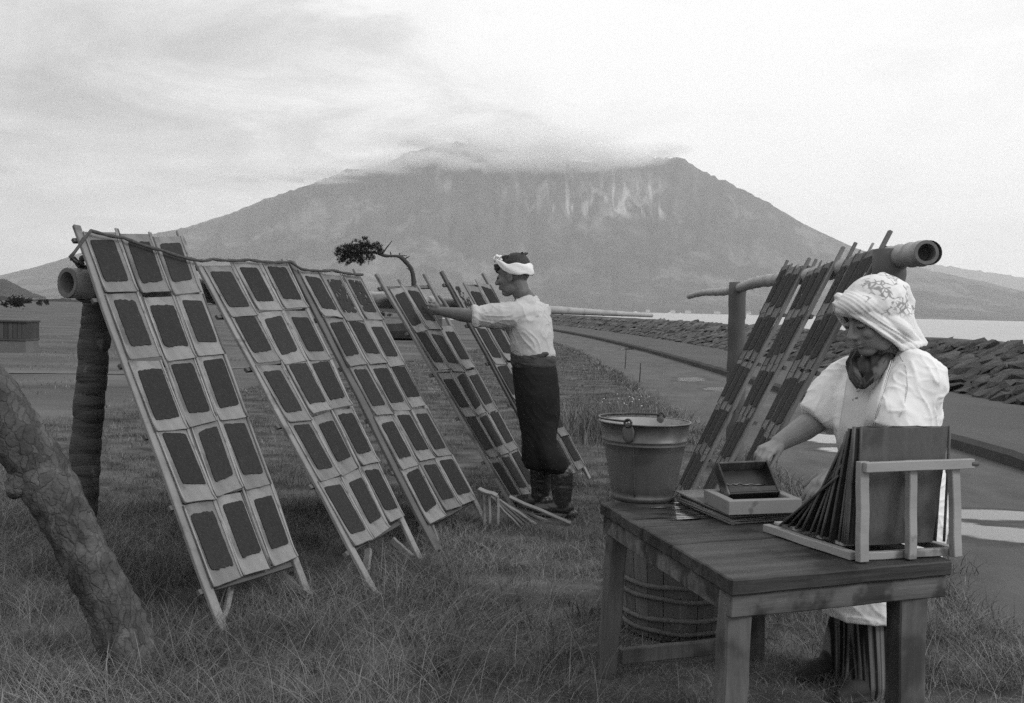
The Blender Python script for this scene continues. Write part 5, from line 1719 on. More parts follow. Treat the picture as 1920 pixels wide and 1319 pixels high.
def grow():
    rng = np.random.default_rng(5)
    # close turf: shaggy on the left and in front, shorter in the trodden middle
    p = scatter(125000, 1.9, 7.0, 1, keep=in_turf, power=0.8)
    tall = np.array([max(0.0, min(1.0, (-0.1 - a) / 1.2)) + max(0.0, min(1.0, (3.6 - b) / 1.0)) * .7 + max(0.0, min(1.0, (a - 1.15) / .4)) * .6 for a, b in p])
    h = height_field(p, 0.030, 0.075) * (1 + 1.1 * np.clip(tall, 0, 1.2)) * rng.uniform(0.5, 1.35, len(p))
    blades('grass', p, h, 0.0009 + 0.0008 * rng.uniform(0, 1, len(p)), 1.0, m_grass, seed=2, curl=0.7)
    p = scatter(110000, 6.0, 17.0, 3, keep=in_turf, power=1.0)
    h = height_field(p, 0.025, 0.055) * rng.uniform(0.5, 1.4, len(p))
    blades('grass', p, h, 0.0017 + 0.0016 * rng.uniform(0, 1, len(p)), 0.7, m_grass, seed=4, segs=2)
    p = scatter(110000, 15.0, 50.0, 5, xl=-6, keep=in_turf, power=1.0)
    h = height_field(p, 0.02, 0.045) * rng.uniform(0.5, 1.4, len(p))
    blades('grass', p, h, 0.004 + 0.004 * rng.uniform(0, 1, len(p)), 0.6, m_grass, seed=6, segs=2)
    # coarser weeds and tussocks standing out of the turf
    r8 = np.random.default_rng(77)
    cs = [(float(a), float(b)) for a, b in scatter(150, 2.4, 12.0, 78, keep=in_turf)]
    q = np.concatenate([np.stack([r8.normal(x, .07, 46), r8.normal(y, .07, 46)], 1) for x, y in cs])
    blades('weed_tussocks', q, np.repeat(r8.uniform(.06, .17, len(cs)), 46) * r8.uniform(.5, 1.3, len(q)), 0.0014 + .0016 * r8.uniform(0, 1, len(q)), 0.8, m_grass, curl=.7, segs=3, seed=79)
    # thin grass on the pale field
    p = scatter(16000, 9.0, 40.0, 15, keep=lambda x, d, r: d > turf_edge(x) and mnoise.noise(V((x * .5, d * .3, 1))) > 0.05)
    blades('grass', p, 0.03 + 0.05 * rng.uniform(0, 1, len(p)), 0.004 + .004 * rng.uniform(0, 1, len(p)), 0.5, m_grass, seed=16, segs=2)
    # long arching stalks round the feet of the racks and along the front
    def spots(cs, n, s, sd):
        r = np.random.default_rng(sd); out = []
        for (x, y) in cs: out.append(np.stack([r.normal(x, s, n), r.normal(y, s, n)], 1))
        return np.concatenate(out)
    q = spots([(-.95, 4.3), (-.75, 4.7), (-.5, 5.2), (-1.5, 4.2), (-1.75, 4.6), (-.2, 4.5), (-.9, 3.6), (-.5, 3.3), (-1.4, 3.3), (-1.15, 3.8), (-.3, 3.8)], 300, 0.26, 7)
    h = rng.uniform(0.08, 0.28, len(q))
    blades('long_grass', q, h, 0.0013 * np.ones(len(q)), 1.15, m_grass, curl=0.9, segs=5, seed=8)
    q = spots([(-.95, 4.4), (-.6, 4.9), (-.35, 5.6), (-.8, 3.7), (-.45, 3.4), (-1.3, 3.5), (.1, 3.6), (-.1, 4.2), (1.6, 3.6), (1.75, 3.2), (1.5, 4.6), (.25, 3.1)], 75, 0.32, 9)
    h = rng.uniform(0.08, 0.30, len(q))
    blades('dry_stalks', q, h, 0.0009 * np.ones(len(q)), 1.1, m_dry, curl=0.8, segs=5, seed=10)
    q = scatter(9000, 2.2, 9.0, 31, keep=in_turf)
    blades('straw_litter', scatter(60000, 2.0, 8.5, 91, keep=lambda x, d, r: d < turf_edge(x)), None, 0.0011, 2.2, m_dry, curl=.9, segs=2, seed=92)
    blades('dry_stalks', q, rng.uniform(.04, .13, len(q)), 0.0010 * np.ones(len(q)), 1.2, m_dry, curl=0.9, segs=3, seed=11)
    # ragged verge creeping over the edge of the road
    r9 = np.random.default_rng(55)
    dd = 3.0 * (40 / 3.0) ** r9.uniform(0, 1, 9000)
    ed = np.array([GRASS_X + coast(float(q_)) + .22 * mnoise.noise(V((float(q_) * 1.6, 5, 0))) + .10 * mnoise.noise(V((float(q_) * 6, 1, 0))) for q_ in dd])
    q = np.stack([ed + r9.normal(-.05, .10, len(dd)), dd], 1)
    blades('verge_grass', q, .05 + .10 * r9.uniform(0, 1, len(q)), .0012 + .00022 * dd, .9, m_grass, curl=.7, segs=3, seed=56)
    # weed clump by the two sticks
    q = spots([(1.15, 11.5), (1.0, 11.0), (1.3, 12.0), (.8, 12.4)], 380, 0.28, 12)
    blades('tall_weeds', q, rng.uniform(.12, .42, len(q)), 0.005 * np.ones(len(q)), 0.45, m_grass, segs=3, seed=13)
grow()

# scattered small white flowers
def flowers():
    m_fl = mat('white_petals', 0.5, 0.7, 20, rough=0.8)
    mb = MB(); r = random.Random(8)
    for i in range(26):
        c = G(1170 + r.gauss(0, 26), 752 + r.gauss(0, 14), 0.10)
        mb.ellipsoid((c.x, c.y, 0.09 + r.uniform(-.03, .05)), (0.011, 0.011, 0.005), None, 6, 4)
    o = mb.build('wild_flowers', m_fl); tag(o, kind='stuff')
flowers()
def sticks():
    for (px, py, top, lab) in ((1172, 688, 651, 'thin upright stick in the grass, taller and farther of the two'), (1199, 712, 681, 'thin short stick standing in the weed clump')):
        b = G(px, py, 0); t = P(px + 2, top, b.y)
        o = MB().tube([b - V((0, 0, .05)), (b + t) / 2 + V((.006, 0, 0)), t], [0.012, 0.011, 0.008], 7).build('stick', m_twig, None, origin=b)
        tag(o, lab, 'stick', 'sticks in the grass')
sticks()

# ================================================================== the two people
m_skin = mat('skin', 0.105, 0.145, 14, rough=0.6, spec=0.3, bump=0.12, bscale=90, bdist=0.002)
m_skin_w = mat('skin_worn', 0.18, 0.23, 14, rough=0.6, spec=0.3, bump=0.12, bscale=90, bdist=0.002)
m_hair = mat('black_hair', 0.012, 0.022, 40, rough=0.55, spec=0.4, bump=0.8, bscale=120, bstretch=(1, 1, .3), bdist=0.006)
m_shirt = mat('grey_white_knit', 0.40, 0.50, 7, rough=0.95, spec=0.1, bump=0.35, bscale=130, bdist=0.003)
m_white = mat('white_cotton', 0.66, 0.76, 5, rough=0.9, spec=0.15, bump=0.25, bscale=60, bdist=0.003)
m_bib = mat('apron_cotton_shaded', 0.50, 0.62, 6, rough=0.92, spec=0.1, bump=0.4, bscale=50, bdist=0.004, stain=(30, 0.66, 0.05, 0.35))  # greyer than the smock: the bib's shade is in the colour; specks are stains
m_trous = mat('dark_work_trousers', 0.011, 0.021, 6, rough=0.92, spec=0.12, bump=0.4, bscale=50, bdist=0.004)
m_sash = mat('grey_waistband', 0.032, 0.075, 9, (1, 1, 4), rough=0.9, bump=0.6, bscale=20, bstretch=(1, 1, 5), bdist=0.006)
m_shoe = mat('canvas_shoe', 0.02, 0.04, 12, rough=.8, bump=.4, bscale=60, bdist=.003)
m_boot = mat('rubber_boot', 0.018, 0.032, 5, rough=0.33, spec=0.5, bump=0.1, bscale=12)
m_dark = mat('dark_feature', 0.012, 0.02, 10, rough=0.6)
m_lip = mat('lips', 0.10, 0.13, 10, rough=0.5)

def frame_of(f, up=(0, 0, 1)):
    f = V(f).normalized(); u = V(up); l = u.cross(f).normalized(); u = f.cross(l)
    return Matrix((f, l, u)).transposed()

def head_prims(c, R, s=1.0, female=False):
    q = lambda x, y, z: V(c) + R @ (V((x, y, z)) * s)
    E = lambda x, y, z, a, b, d, rot=None: ('e', q(x, y, z), (a * s, b * s, d * s), R if rot is None else R @ rot)
    jaw = 0.034 if not female else 0.031
    pr = [E(-.014, 0, .030, .094, .075, .088), E(.030, 0, -.030, .060, .061, .078), E(.050, 0, -.088, .032, jaw, .024),
          E(.010, .038, -.070, .045, .022, .034), E(.010, -.038, -.070, .045, .022, .034),
          E(.072, 0, .034, .018, .046, .013), E(.060, .038, -.024, .024, .022, .022), E(.060, -.038, -.024, .024, .022, .022),
          ('c', [q(.084, 0, .016), q(.096, 0, -.006), q(.106, 0, -.026)], [.0075 * s, .009 * s, .0125 * s]),
          E(.096, .012, -.030, .011, .009, .008), E(.096, -.012, -.030, .011, .009, .008),
          E(.088, 0, -.053, .009, .021, .0055), E(.086, 0, -.065, .010, .018, .006), E(.078, 0, -.046, .016, .020, .012),
          E(.074, .031, .006, .014, .017, .009), E(.074, -.031, .006, .014, .017, .009)]
    for sg in (1, -1):
        pr += [E(-.006, .076 * sg, -.006, .019, .007, .030), E(-.012, .079 * sg, .004, .016, .006, .022), E(.0, .075 * sg, -.030, .009, .007, .010)]
    return pr, q

def face_details(parent, q, R, s, look=0.0):
    for sg in (1, -1):
        mb = MB(); mb.tube([q(.0835, (.031 - .016) * sg, .001), q(.0885, .031 * sg, -.0015), q(.080, (.031 + .017) * sg, .0015)], [.0018 * s, .0026 * s, .0016 * s], 6)
        mb.build('eye', m_dark, parent, smooth=True)
        mb = MB(); mb.tube([q(.0900, .013 * sg, .031), q(.0885, .030 * sg, .038), q(.074, .050 * sg, .031)], [.0026 * s, .0034 * s, .0018 * s], 6)
        mb.build('eyebrow', m_dark, parent, smooth=True)
    mb = MB(); mb.tube([q(.082, .021, -.060), q(.0945, .008, -.0592), q(.0955, 0, -.0598), q(.0945, -.008, -.0592), q(.082, -.021, -.060)], [.0012 * s, .002 * s, .002 * s, .002 * s, .0012 * s], 6)
    mb.build('mouth', m_lip, parent, smooth=True)

def hand_prims(W, a, n, s, curl, L=1.0, thumb=(0.6, 0.7, 0.35), spread=0.06):
    """palm and five fingers: a along the fingers, n out of the palm, s towards the thumb"""
    a, n, s = V(a).normalized(), V(n), V(s)
    n = (n - a * n.dot(a)).normalized(); s = (s - a * s.dot(a) - n * s.dot(n)).normalized()
    W = V(W); pr = []
    offs = (.029, .010, -.009, -.027); lens = (.070, .079, .073, .057); rad = (.0092, .0095, .009, .0078)
    pr.append(('c', [W - a * .02, W + a * .03, W + a * .07], [.024 * L, .022 * L, .019 * L]))
    for i in range(4):
        base = W + (a * (.088 - .004 * abs(i - 1)) + s * offs[i]) * L
        pr.append(('c', [W + s * offs[i] * .55 * L + a * .012 * L, base], [.015 * L, .0115 * L]))
        d0 = (a + s * (spread * (1.5 - i))).normalized()
        p = base; th = 0.0; pts = [p]
        for k, fr in enumerate((.45, .31, .26)):
            th += curl[i] * (0.8, 1.15, 0.8)[k]
            p = p + (d0 * math.cos(th) + n * math.sin(th)) * (lens[i] * fr * L)
            pts.append(p)
        r = rad[i] * L
        pr.append(('c', pts, [r, r * .95, r * .88, r * .78]))
    t = (a * thumb[0] + s * thumb[1] + n * thumb[2]).normalized()
    b = W + (a * .022 + s * .026) * L
    t2 = (t + a * .35 + n * .25).normalized()
    pr.append(('c', [b, b + t * .040 * L, b + t * .040 * L + t2 * .030 * L, b + t * .040 * L + t2 * .054 * L], [.0155 * L, .012 * L, .0105 * L, .0085 * L]))
    return pr

def ring(c, ax, u, a, b):
    """ring about axis ax: half-width a along u, b along ax x u"""
    ax = V(ax).normalized(); u = V(u); u = (u - ax * u.dot(ax)).normalized(); w = ax.cross(u)
    return (V(c), u * a, w * b)

def creases(big, fine, seed=3.0, dirv=(1, .4, 1.6)):
    """soft hang plus narrow pulled creases running down and across the cloth"""
    def f(co, no):
        out = co.copy()
        dv = V(dirv)
        for i in range(len(co)):
            p = V(co[i])
            a = mnoise.noise(V((p.x * 6, p.y * 6, p.z * 4)) + V((seed, 0, 0)))
            w = p + 0.05 * mnoise.noise_vector(p * 5 + V((0, seed, 0)))
            k = 1 - abs(mnoise.noise(V((w.x * 15 + w.z * 8, w.y * 15 - w.z * 5, w.z * 4.5)) + V((seed, seed, 0)))) * 2
            k2 = 1 - abs(mnoise.noise(V((w.x * 7 - w.z * 14, w.y * 9, w.z * 20 + w.x * 8)) + V((0, seed, seed)))) * 2
            m_ = 0.5 + 0.8 * mnoise.noise(p * 4.0 + V((9, seed, 0)))
            out[i] = co[i] + no[i] * (big * (a * 0.45 + 0.95 * max(0.0, k) ** 4 * m_ + 0.85 * max(0.0, k2) ** 5 * (1 - m_)) + fine * mnoise.noise(p * 34))
        return out
    return f

# ------------------------------------------------------------------ the man at the racks
def build_man():
    f = V((-.94, .34, 0)).normalized(); l = V((0, 0, 1)).cross(f)
    pel = P(1003, 700, 6.92)
    e = empty('person', (pel.x, pel.y, 0))
    tag(e, 'person in pale shirt, white headband, dark trousers and boots reaching up to a rack', 'person')
    hc = P(962, 518, 6.90); s = 1.08
    R = frame_of(f * .985 + V((0, 0, -.17)))
    hp, q = head_prims(hc, R, s)
    LS, RS = P(973, 591, 6.83), P(997, 589, 7.10)
    LE, RE = P(888, 594, 6.83), P(925, 606, 7.20)
    LW, RW = P(826, 584, 7.06), P(845, 585, 7.34)
    nb = P(988, 566, 6.94)
    pr = hp + [('c', [q(-.02, 0, -.05), q(-.035, 0, -.10), nb], [.058 * s, .056, .066]),
               ('c', [LS, LE, LW], [.056, .043, .027]), ('c', [LE, LE.lerp(LW, .35), LW], [.042, .045, .027]),
               ('c', [RS, RE, RW], [.056, .043, .027]),
               ('l', [ring(P(990, 572, 6.94), (0, 0, 1), l, .13, .07), ring(P(996, 600, 6.93), (0, 0, 1), l, .15, .095), ring(P(998, 640, 6.93), (0, 0, 1), l, .13, .09),
                      ring(P(1000, 670, 6.93), (0, 0, 1), l, .12, .085), ring(P(1003, 705, 6.92), (0, 0, 1), l, .125, .09), ring(P(1004, 730, 6.92), (0, 0, 1), l, .09, .07)], 24)]
    la = (P(792, 578, 7.20) - LW).normalized(); ra = (P(783, 572, 7.36) - RW).normalized()
    pr += hand_prims(LW + la * .01, la, f * .2 + V((.25, .95, 0.1)), V((.0, .25, 1)), (.45, .52, .6, .65), .95, (.85, .30, .45))
    pr += hand_prims(RW + ra * .01, ra, V((.3, -.9, 0)), V((0, -.2, 1)), (.3, .36, .42, .5), 1.0)
    ANK = [P(1054, 930, 6.82), P(1014, 922, 7.02)]
    KN = [P(1022, 812, 6.88), P(1002, 812, 6.97)]
    for a, k, hx in zip(ANK, KN, (-1, 1)):
        pr.append(('c', [pel - l * (-.06 if hx < 0 else .06) - V((0, 0, .06)), k, a], [.050, .032, .030]))
    blob('body', pr, 0.0042, 3, m_skin, e)
    face_details(e, q, R, s)
    # hair: cap over the crown with a tuft at the front and a spiky back
    hr = [('e', q(-.026, 0, .062), (.083 * s, .071 * s, .070 * s), R), ('e', q(-.052, 0, .045), (.052 * s, .069 * s, .060 * s), R)]
    rg = random.Random(4)
    for i in range(22):
        b = q(rg.uniform(-.085, .045), rg.uniform(-.045, .045), .112 + rg.uniform(-.012, .006))
        hr.append(('c', [b, b + R @ V((rg.uniform(-.03, .006), rg.uniform(-.015, .015), rg.uniform(.006, .020)))], [.011, .004]))
    for i in range(9):
        b = q(.076 + rg.uniform(-.01, .006), rg.uniform(-.045, .045), .066 + rg.uniform(-.01, .014))
        hr.append(('c', [b, b + R @ V((rg.uniform(.006, .016), rg.uniform(-.01, .01), rg.uniform(-.026, -.006)))], [.012, .004]))
    blob('hair', hr, 0.004, 1, m_hair, e, post=folds(0.003, 60))
    # the twisted towel round the head: broad behind, drawn thin to the knot in front
    vs, fs = [], []
    n, k = 60, 14
    for i in range(n):
        a = 2 * math.pi * i / n
        cx, cy = math.cos(a), math.sin(a)
        fr = max(0.0, cx)
        hz = 0.074 * fr ** 1.1 - 0.004 - 0.016 * max(0, -cx)
        hh = 0.012 + 0.021 * (1 - fr ** 0.8) + 0.004 * math.sin(a * 7)
        rx, ry = (.101 if cx > 0 else .108), .086
        for j in range(k):
            t = 2 * math.pi * j / k
            tw = 0.0035 * math.sin(3 * t + a * 5)
            o_ = (0.007 + tw) * math.cos(t)
            shrink = 1 - 0.10 * fr * 1.0
            vs.append(q(-.012 + (rx * shrink + o_) * cx, (ry + o_) * cy, .040 + hz + hh * math.sin(t)))
    for i in range(n):
        for j in range(k):
            i2, j2 = (i + 1) % n, (j + 1) % k
            fs.append((i * k + j, i2 * k + j, i2 * k + j2, i * k + j2))
    MB().add(vs, fs).build('headband', m_white, e, smooth=True)
    kn = q(.082, .012, .112)
    blob('headband_knot', [('e', kn, (.024, .020, .016), R), ('c', [kn, kn + R @ V((-.012, .022, .016)), kn + R @ V((-.034, .034, .006))], [.013, .012, .007]), ('c', [kn, kn + R @ V((.014, -.01, .012)), kn + R @ V((.020, -.01, -.012))], [.012, .010, .006]), ('c', [kn, kn + R @ V((-.03, .0, .014))], [.013, .008])], 0.003, 2, m_white, e)
    # shirt with rolled sleeves
    up = (0, 0, 1)
    sh = [('l', [ring(P(989, 552, 6.95), (.25, 0, 1), l, .066, .062), ring(P(990, 561, 6.95), (.2, 0, 1), l, .085, .075), ring(P(991, 569, 6.945), up, l, .125, .092), ring(P(992, 580, 6.94), up, l, .17, .108), ring(P(996, 600, 6.94), up, l, .195, .118), ring(P(996, 628, 6.93), up, l, .182, .128),
                 ring(P(997, 650, 6.93), up, l, .172, .130), ring(P(1000, 664, 6.93), up, l, .168, .132), ring(P(1001, 674, 6.93), up, l, .155, .120)], 32)]
    def sleeve(S_, E_, r0, r1, k=1.0):
        d = (E_ - S_).normalized(); u = V((0, 0, 1))
        return ('l', [ring(S_ - d * .12, d, u, r0 * .45, r0 * .45), ring(S_ - d * .05, d, u, r0 * .85, r0 * .85), ring(S_ + d * .04, d, u, r0, r0), ring(S_.lerp(E_, .5), d, u, r0 * .95, r0 * .9), ring(S_.lerp(E_, .82), d, u, r1, r1 * .95), ring(S_.lerp(E_, k - .03), d, u, r1 * .96, r1 * .92), ring(S_.lerp(E_, k), d, u, r1 * .82, r1 * .8)], 20)
    sh += [sleeve(LS, LE, .083, .066, 1.03), sleeve(RS, RE, .080, .064, .75)]
    dl = (LE - LS).normalized()
    sh += [('l', [ring(LE - dl * .035, dl, up, .060, .058), ring(LE - dl * .025, dl, up, .072, .070), ring(LE - dl * .002, dl, up, .073, .070), ring(LE + dl * .006, dl, up, .060, .058)], 20)]
    sh += [('c', [LS + V((0, 0, .015)), P(986, 572, 6.87), P(992, 570, 7.02), RS + V((0, 0, .015))], [.07, .066, .066, .07])]
    blob('shirt', sh, 0.005, 9, m_shirt, e, post=creases(0.008, 0.0015))
    # sash and waistband
    wb = [('l', [ring(P(1000, 662, 6.93), (0.08, 0, 1), l, .150, .128), ring(P(1000, 668, 6.93), (0.08, 0, 1), l, .166, .142), ring(P(1000, 682, 6.93), (0.05, 0, 1), l, .166, .141), ring(P(1001, 690, 6.93), up, l, .15, .13)], 32)]
    wb += [('c', [P(962, 683, 6.86), P(975, 676, 6.80), P(1000, 670, 6.775), P(1025, 664, 6.80)], [.010, .014, .015, .012])]
    blob('waistband', wb, 0.005, 2, m_sash, e, post=folds(0.005, 14, (1, 1, 3.5), True, 1.0))
    # baggy trousers gathered over the boots
    tr_ = [('l', [ring(P(1001, 682, 6.93), up, l, .150, .132), ring(P(1003, 700, 6.92), up, l, .160, .138), ring(P(1007, 735, 6.92), up, l, .172, .138), ring(P(1010, 775, 6.92), up, l, .168, .132), ring(P(1011, 812, 6.92), up, l, .155, .108), ring(P(1010, 832, 6.92), up, l, .15, .094), ring(P(1014, 856, 6.92), up, l, .15, .110), ring(P(1016, 868, 6.92), up, l, .15, .115), ring(P(1016, 878, 6.92), up, l, .13, .10)], 32)]
    tr_ += [('l', [ring(P(1015, 790, 6.86), up, l, .085, .085), ring(P(1020, 835, 6.83), up, l, .083, .083), ring(P(1032, 858, 6.82), up, l, .095, .090), ring(P(1040, 876, 6.82), up, l, .095, .088), ring(P(1046, 886, 6.82), up, l, .075, .068)], 22),
            ('l', [ring(P(1004, 835, 7.0), up, l, .085, .086), ring(P(1004, 862, 7.0), up, l, .095, .090), ring(P(1008, 878, 7.0), up, l, .080, .075)], 22)]
    blob('trousers', tr_, 0.006, 8, m_trous, e, post=creases(0.0045, 0.0008, 9.0))
    for i, (a, dx) in enumerate(zip(ANK, (0.02, -0.05))):
        ff = (f + l * (-.12 if i else .35)).normalized()
        g = V((a.x, a.y, 0.02))
        bp = [('c', [V((a.x - .004, a.y, .27)), V((a.x - .002, a.y, .18)), V((a.x, a.y, .10))], [.070, .066, .055]),
              ('c', [g + V((0, 0, .045)) - ff * .03, g + V((0, 0, .042)) + ff * .07, g + V((0, 0, .032)) + ff * .15], [.047, .046, .036]),
              ('e', g + V((0, 0, .0)) + ff * .06, (.155, .046, .020), frame_of(ff)), ('e', g + V((0, 0, .005)) - ff * .055, (.045, .042, .03), frame_of(ff))]
        blob('boot', bp, 0.006, 3, m_boot, e, post=folds(0.004, 16, (1, 1, 2.2), True, i * 4.0))
build_man()

# ------------------------------------------------------------------ the woman at the table
def build_woman():
    f = V((-.80, -.55, 0)).normalized(); l = V((0, 0, 1)).cross(f); up = V((0, 0, 1))
    pel = P(1690, 950, 3.90)
    e = empty('person', (pel.x, pel.y, 0))
    tag(e, 'person in white smock and printed white headscarf bending over the table, tipping a black box', 'person')
    hc = P(1637, 598, 3.78); s = 1.04
    R = frame_of(V((-.86, -.36, -.36)), (0.05, 0.0, 1))
    hp, q = head_prims(hc, R, s, True)
    LS, RS = P(1722, 698, 3.75), P(1602, 698, 3.99)
    LE, RE = P(1672, 818, 3.70), P(1530, 790, 3.97)
    LW, RW = P(1566, 884, 3.70), P(1459, 832, 3.86)
    nb = P(1664, 680, 3.86)
    pr = hp + [('c', [q(-.02, 0, -.055), q(-.03, 0, -.09), nb], [.052, .052, .06]),
               ('c', [LS, LE, LW], [.044, .040, .026]), ('c', [RS, RE, RE.lerp(RW, .3), RW], [.052, .046, .046, .030]),
               ('l', [ring(P(1664, 695, 3.86), up, l, .10, .06), ring(P(1668, 720, 3.87), up, l, .13, .09), ring(P(1675, 790, 3.88), up, l, .14, .10), ring(P(1690, 870, 3.9), up, l, .13, .10), ring(P(1690, 960, 3.9), up, l, .15, .11), ring(P(1690, 1000, 3.9), up, l, .12, .09)], 22)]
    c, bex, beu, ben, bw, bh = BOX
    edge = c + beu * (bh / 2)
    ra = ((edge + bex * (-.045) - beu * .0 + V((0, 0, .03))) - RW).normalized()
    pr += hand_prims(RW, ra * .9 + V((0, -.15, -.2)), V((-.35, -.1, -.93)), V((.25, -.95, .1)), (.50, .56, .6, .62), .92, (.85, .12, .6))
    la = (P(1520, 925, 3.66) - LW).normalized()
    pr += hand_prims(LW, la, V((-.2, .1, -.95)), V((-.3, .95, 0)), (.28, .3, .34, .4), .95)
    RA_, LA_ = P(1556, 1262, 3.92), P(1630, 1318, 3.70)
    RK, LK = P(1606, 1115, 3.93), P(1644, 1115, 3.79)
    pr += [('c', [pel - l * .07, RK, RA_], [.08, .055, .036]), ('c', [pel + l * .07, LK, LA_], [.08, .055, .036])]
    for a in (RA_, LA_):
        ff = (f + V((-.3, 0, 0))).normalized(); g = V((a.x, a.y, 0.03))
        pr += [('c', [a, g - ff * .005, g + ff * .07, g + ff * .115], [.032, .028, .024, .015])]
    blob('body', pr, 0.0038, 3, m_skin_w, e)
    face_details(e, q, R, s)
    hr = [('e', q(-.02, 0, .05), (.088 * s, .072 * s, .070 * s), R), ('c', [q(.062, .044, .05), q(.076, .0, .070), q(.062, -.05, .05)], [.011, .012, .014]), ('c', [q(.062, .046, .046), q(.036, .058, .0), q(.015, .060, -.04)], [.010, .010, .006]), ('c', [q(.062, -.052, .046), q(.038, -.070, .0), q(.02, -.072, -.04)], [.014, .013, .008])]
    blob('hair', hr, 0.004, 2, m_hair, e)
    # headscarf: crown, overhanging brim, sides drawn back to a loose tail
    tail = P(1733, 644, 3.80)
    edge_n = [P(1565, 570, 3.765), P(1582, 579, 3.725), P(1602, 591, 3.70), P(1640, 614, 3.69), P(1668, 634, 3.70), P(1692, 652, 3.73)]
    edge_f = [P(1565, 569, 3.765), P(1569, 580, 3.82), P(1580, 600, 3.88), P(1600, 625, 3.90)]
    mid_n = [P(1577, 563, 3.775), P(1593, 567, 3.732), P(1613, 577, 3.706), P(1650, 603, 3.70), P(1682, 630, 3.72), tail]
    mid2 = [P(1592, 553, 3.78), P(1608, 556, 3.738), P(1630, 566, 3.714), P(1664, 597, 3.72), P(1694, 618, 3.72), P(1718, 636, 3.77)]
    sc = [('e', q(-.026, 0, .048), (.108 * s, .100 * s, .094 * s), R), ('e', q(.040, 0, .070), (.078 * s, .080 * s, .044 * s), R),
          ('c', edge_n, [.007, .008, .009, .009, .009, .009]), ('c', edge_f, [.010, .012, .012, .010]),
          ('c', mid_n, [.010, .014, .018, .020, .020, .010]), ('c', mid2, [.018, .022, .026, .028, .024, .012]),
          ('c', [P(1571, 556, 3.77), P(1580, 566, 3.85), P(1600, 590, 3.89)], [.014, .02, .02]),
          ('e', q(-.085, 0, -.015), (.050, .080, .080), R), ('e', q(-.06, .06, -.03), (.05, .03, .07), R),
          ('c', [P(1655, 528, 3.79), P(1690, 545, 3.80), P(1704, 566, 3.80), P(1696, 592, 3.80)], [.035, .03, .022, .03]),
          ('c', [P(1690, 600, 3.80), P(1706, 622, 3.80), tail], [.045, .034, .012]), ('c', [edge_n[-1], P(1714, 648, 3.75), tail], [.012, .012, .010])]
    def pleats(co, no):
        out = co.copy()
        dg_ = (P(1690, 645, 3.72) - P(1570, 565, 3.74)).normalized()
        pn_ = (V((0, 0, 1)) - dg_ * dg_.z).normalized()
        o0 = P(1600, 588, 3.7)
        for i in range(len(co)):
            p = V(co[i]); w = (p - o0).dot(pn_); al = (p - o0).dot(dg_)
            w2 = w + 0.010 * mnoise.noise(V((al * 6, w * 5, 0)))
            k = max(0.0, min(1.0, (0.085 - w) / .05))
            out[i] = co[i] + no[i] * (0.0021 * k * (.55 + .9 * mnoise.noise(V((al * 3, w2 * 40, 4)))) * math.sin((w2 + .004 * mnoise.noise(V((w2 * 60, al * 4, 0)))) * 2 * math.pi / .0135) + 0.006 * mnoise.noise(p * 11) + .002 * mnoise.noise(p * 30))
        return out
    m_scarf = scarf_material()
    me_o = blob('headscarf', sc, 0.0035, 3, m_scarf, e, post=pleats, origin=hc)
    # striped kimono collar in the opening of the smock
    col = []
    n1 = [P(1676, 654, 3.83), P(1660, 678, 3.755), P(1640, 702, 3.705), P(1618, 722, 3.69)]
    n2 = [P(1606, 662, 3.90), P(1596, 682, 3.84), P(1602, 704, 3.77), P(1615, 722, 3.70)]
    col += [('c', n1, [.020, .020, .020, .016]), ('c', n2, [.018, .020, .020, .016]), ('e', P(1638, 696, 3.815), (.062, .066, .066), frame_of(f))]
    for chain in (n1, n2):
        for k, off in enumerate((-.014, -.004, .006, .015)):
            pp = []
            for i, p in enumerate(chain):
                t = (chain[min(i + 1, 3)] - chain[max(i - 1, 0)]).normalized()
                sd = t.cross(f).normalized()
                pp.append(p + f * (.0195 if i < 3 else .017) * math.sqrt(max(.1, 1 - (off / .022) ** 2)) + sd * off)
            MB().tube(pp, [.0026 if k % 2 else .0036] * 4, 6).build('collar_stripe', m_sash, e, smooth=True)
    blob('kimono_collar', col, 0.004, 3, stripes_material('kimono_stripes', (34, 10, 6), .02, .10), e)
    # smock
    sm = [('l', [ring(P(1672, 652, 3.89), (.3, 0, 1), l, .062, .052), ring(P(1672, 662, 3.885), (.2, 0, 1), l, .105, .064), ring(P(1671, 678, 3.88), up, l, .165, .085), ring(P(1669, 692, 3.87), up, l, .185, .105), ring(P(1668, 712, 3.86), up, l, .19, .128), ring(P(1664, 745, 3.85), up, l, .192, .160),
                 ring(P(1662, 800, 3.85), up, l, .185, .172), ring(P(1672, 870, 3.87), up, l, .178, .165), ring(P(1682, 960, 3.88), up, l, .185, .165), ring(P(1662, 1060, 3.86), up, l, .175, .165), ring(P(1632, 1125, 3.83), up, l, .16, .155), ring(P(1624, 1152, 3.82), up, l, .15, .148)], 36)]
    d = (LE - LS).normalized(); u2 = f
    sm += [('l', [ring(LS - d * .075 + V((-.03, .04, 0)), d, u2, .05, .05), ring(LS - d * .035 + V((.002, .01, 0)), d, u2, .088, .085), ring(LS + d * .03 + V((.012, 0, 0)), d, u2, .110, .095), ring(LS.lerp(LE, .45), d, u2, .122, .092), ring(LS.lerp(LE, .75) + l * .01, d, u2, .138, .094), ring(LS.lerp(LE, .98) + V((.028, 0, 0)), d + V((.15, 0, 0)), u2, .142, .100), ring(LS.lerp(LE, 1.02) + V((.028, 0, 0)), d + V((.15, 0, 0)), u2, .120, .085)], 26)]
    d = (RE - RS).normalized()
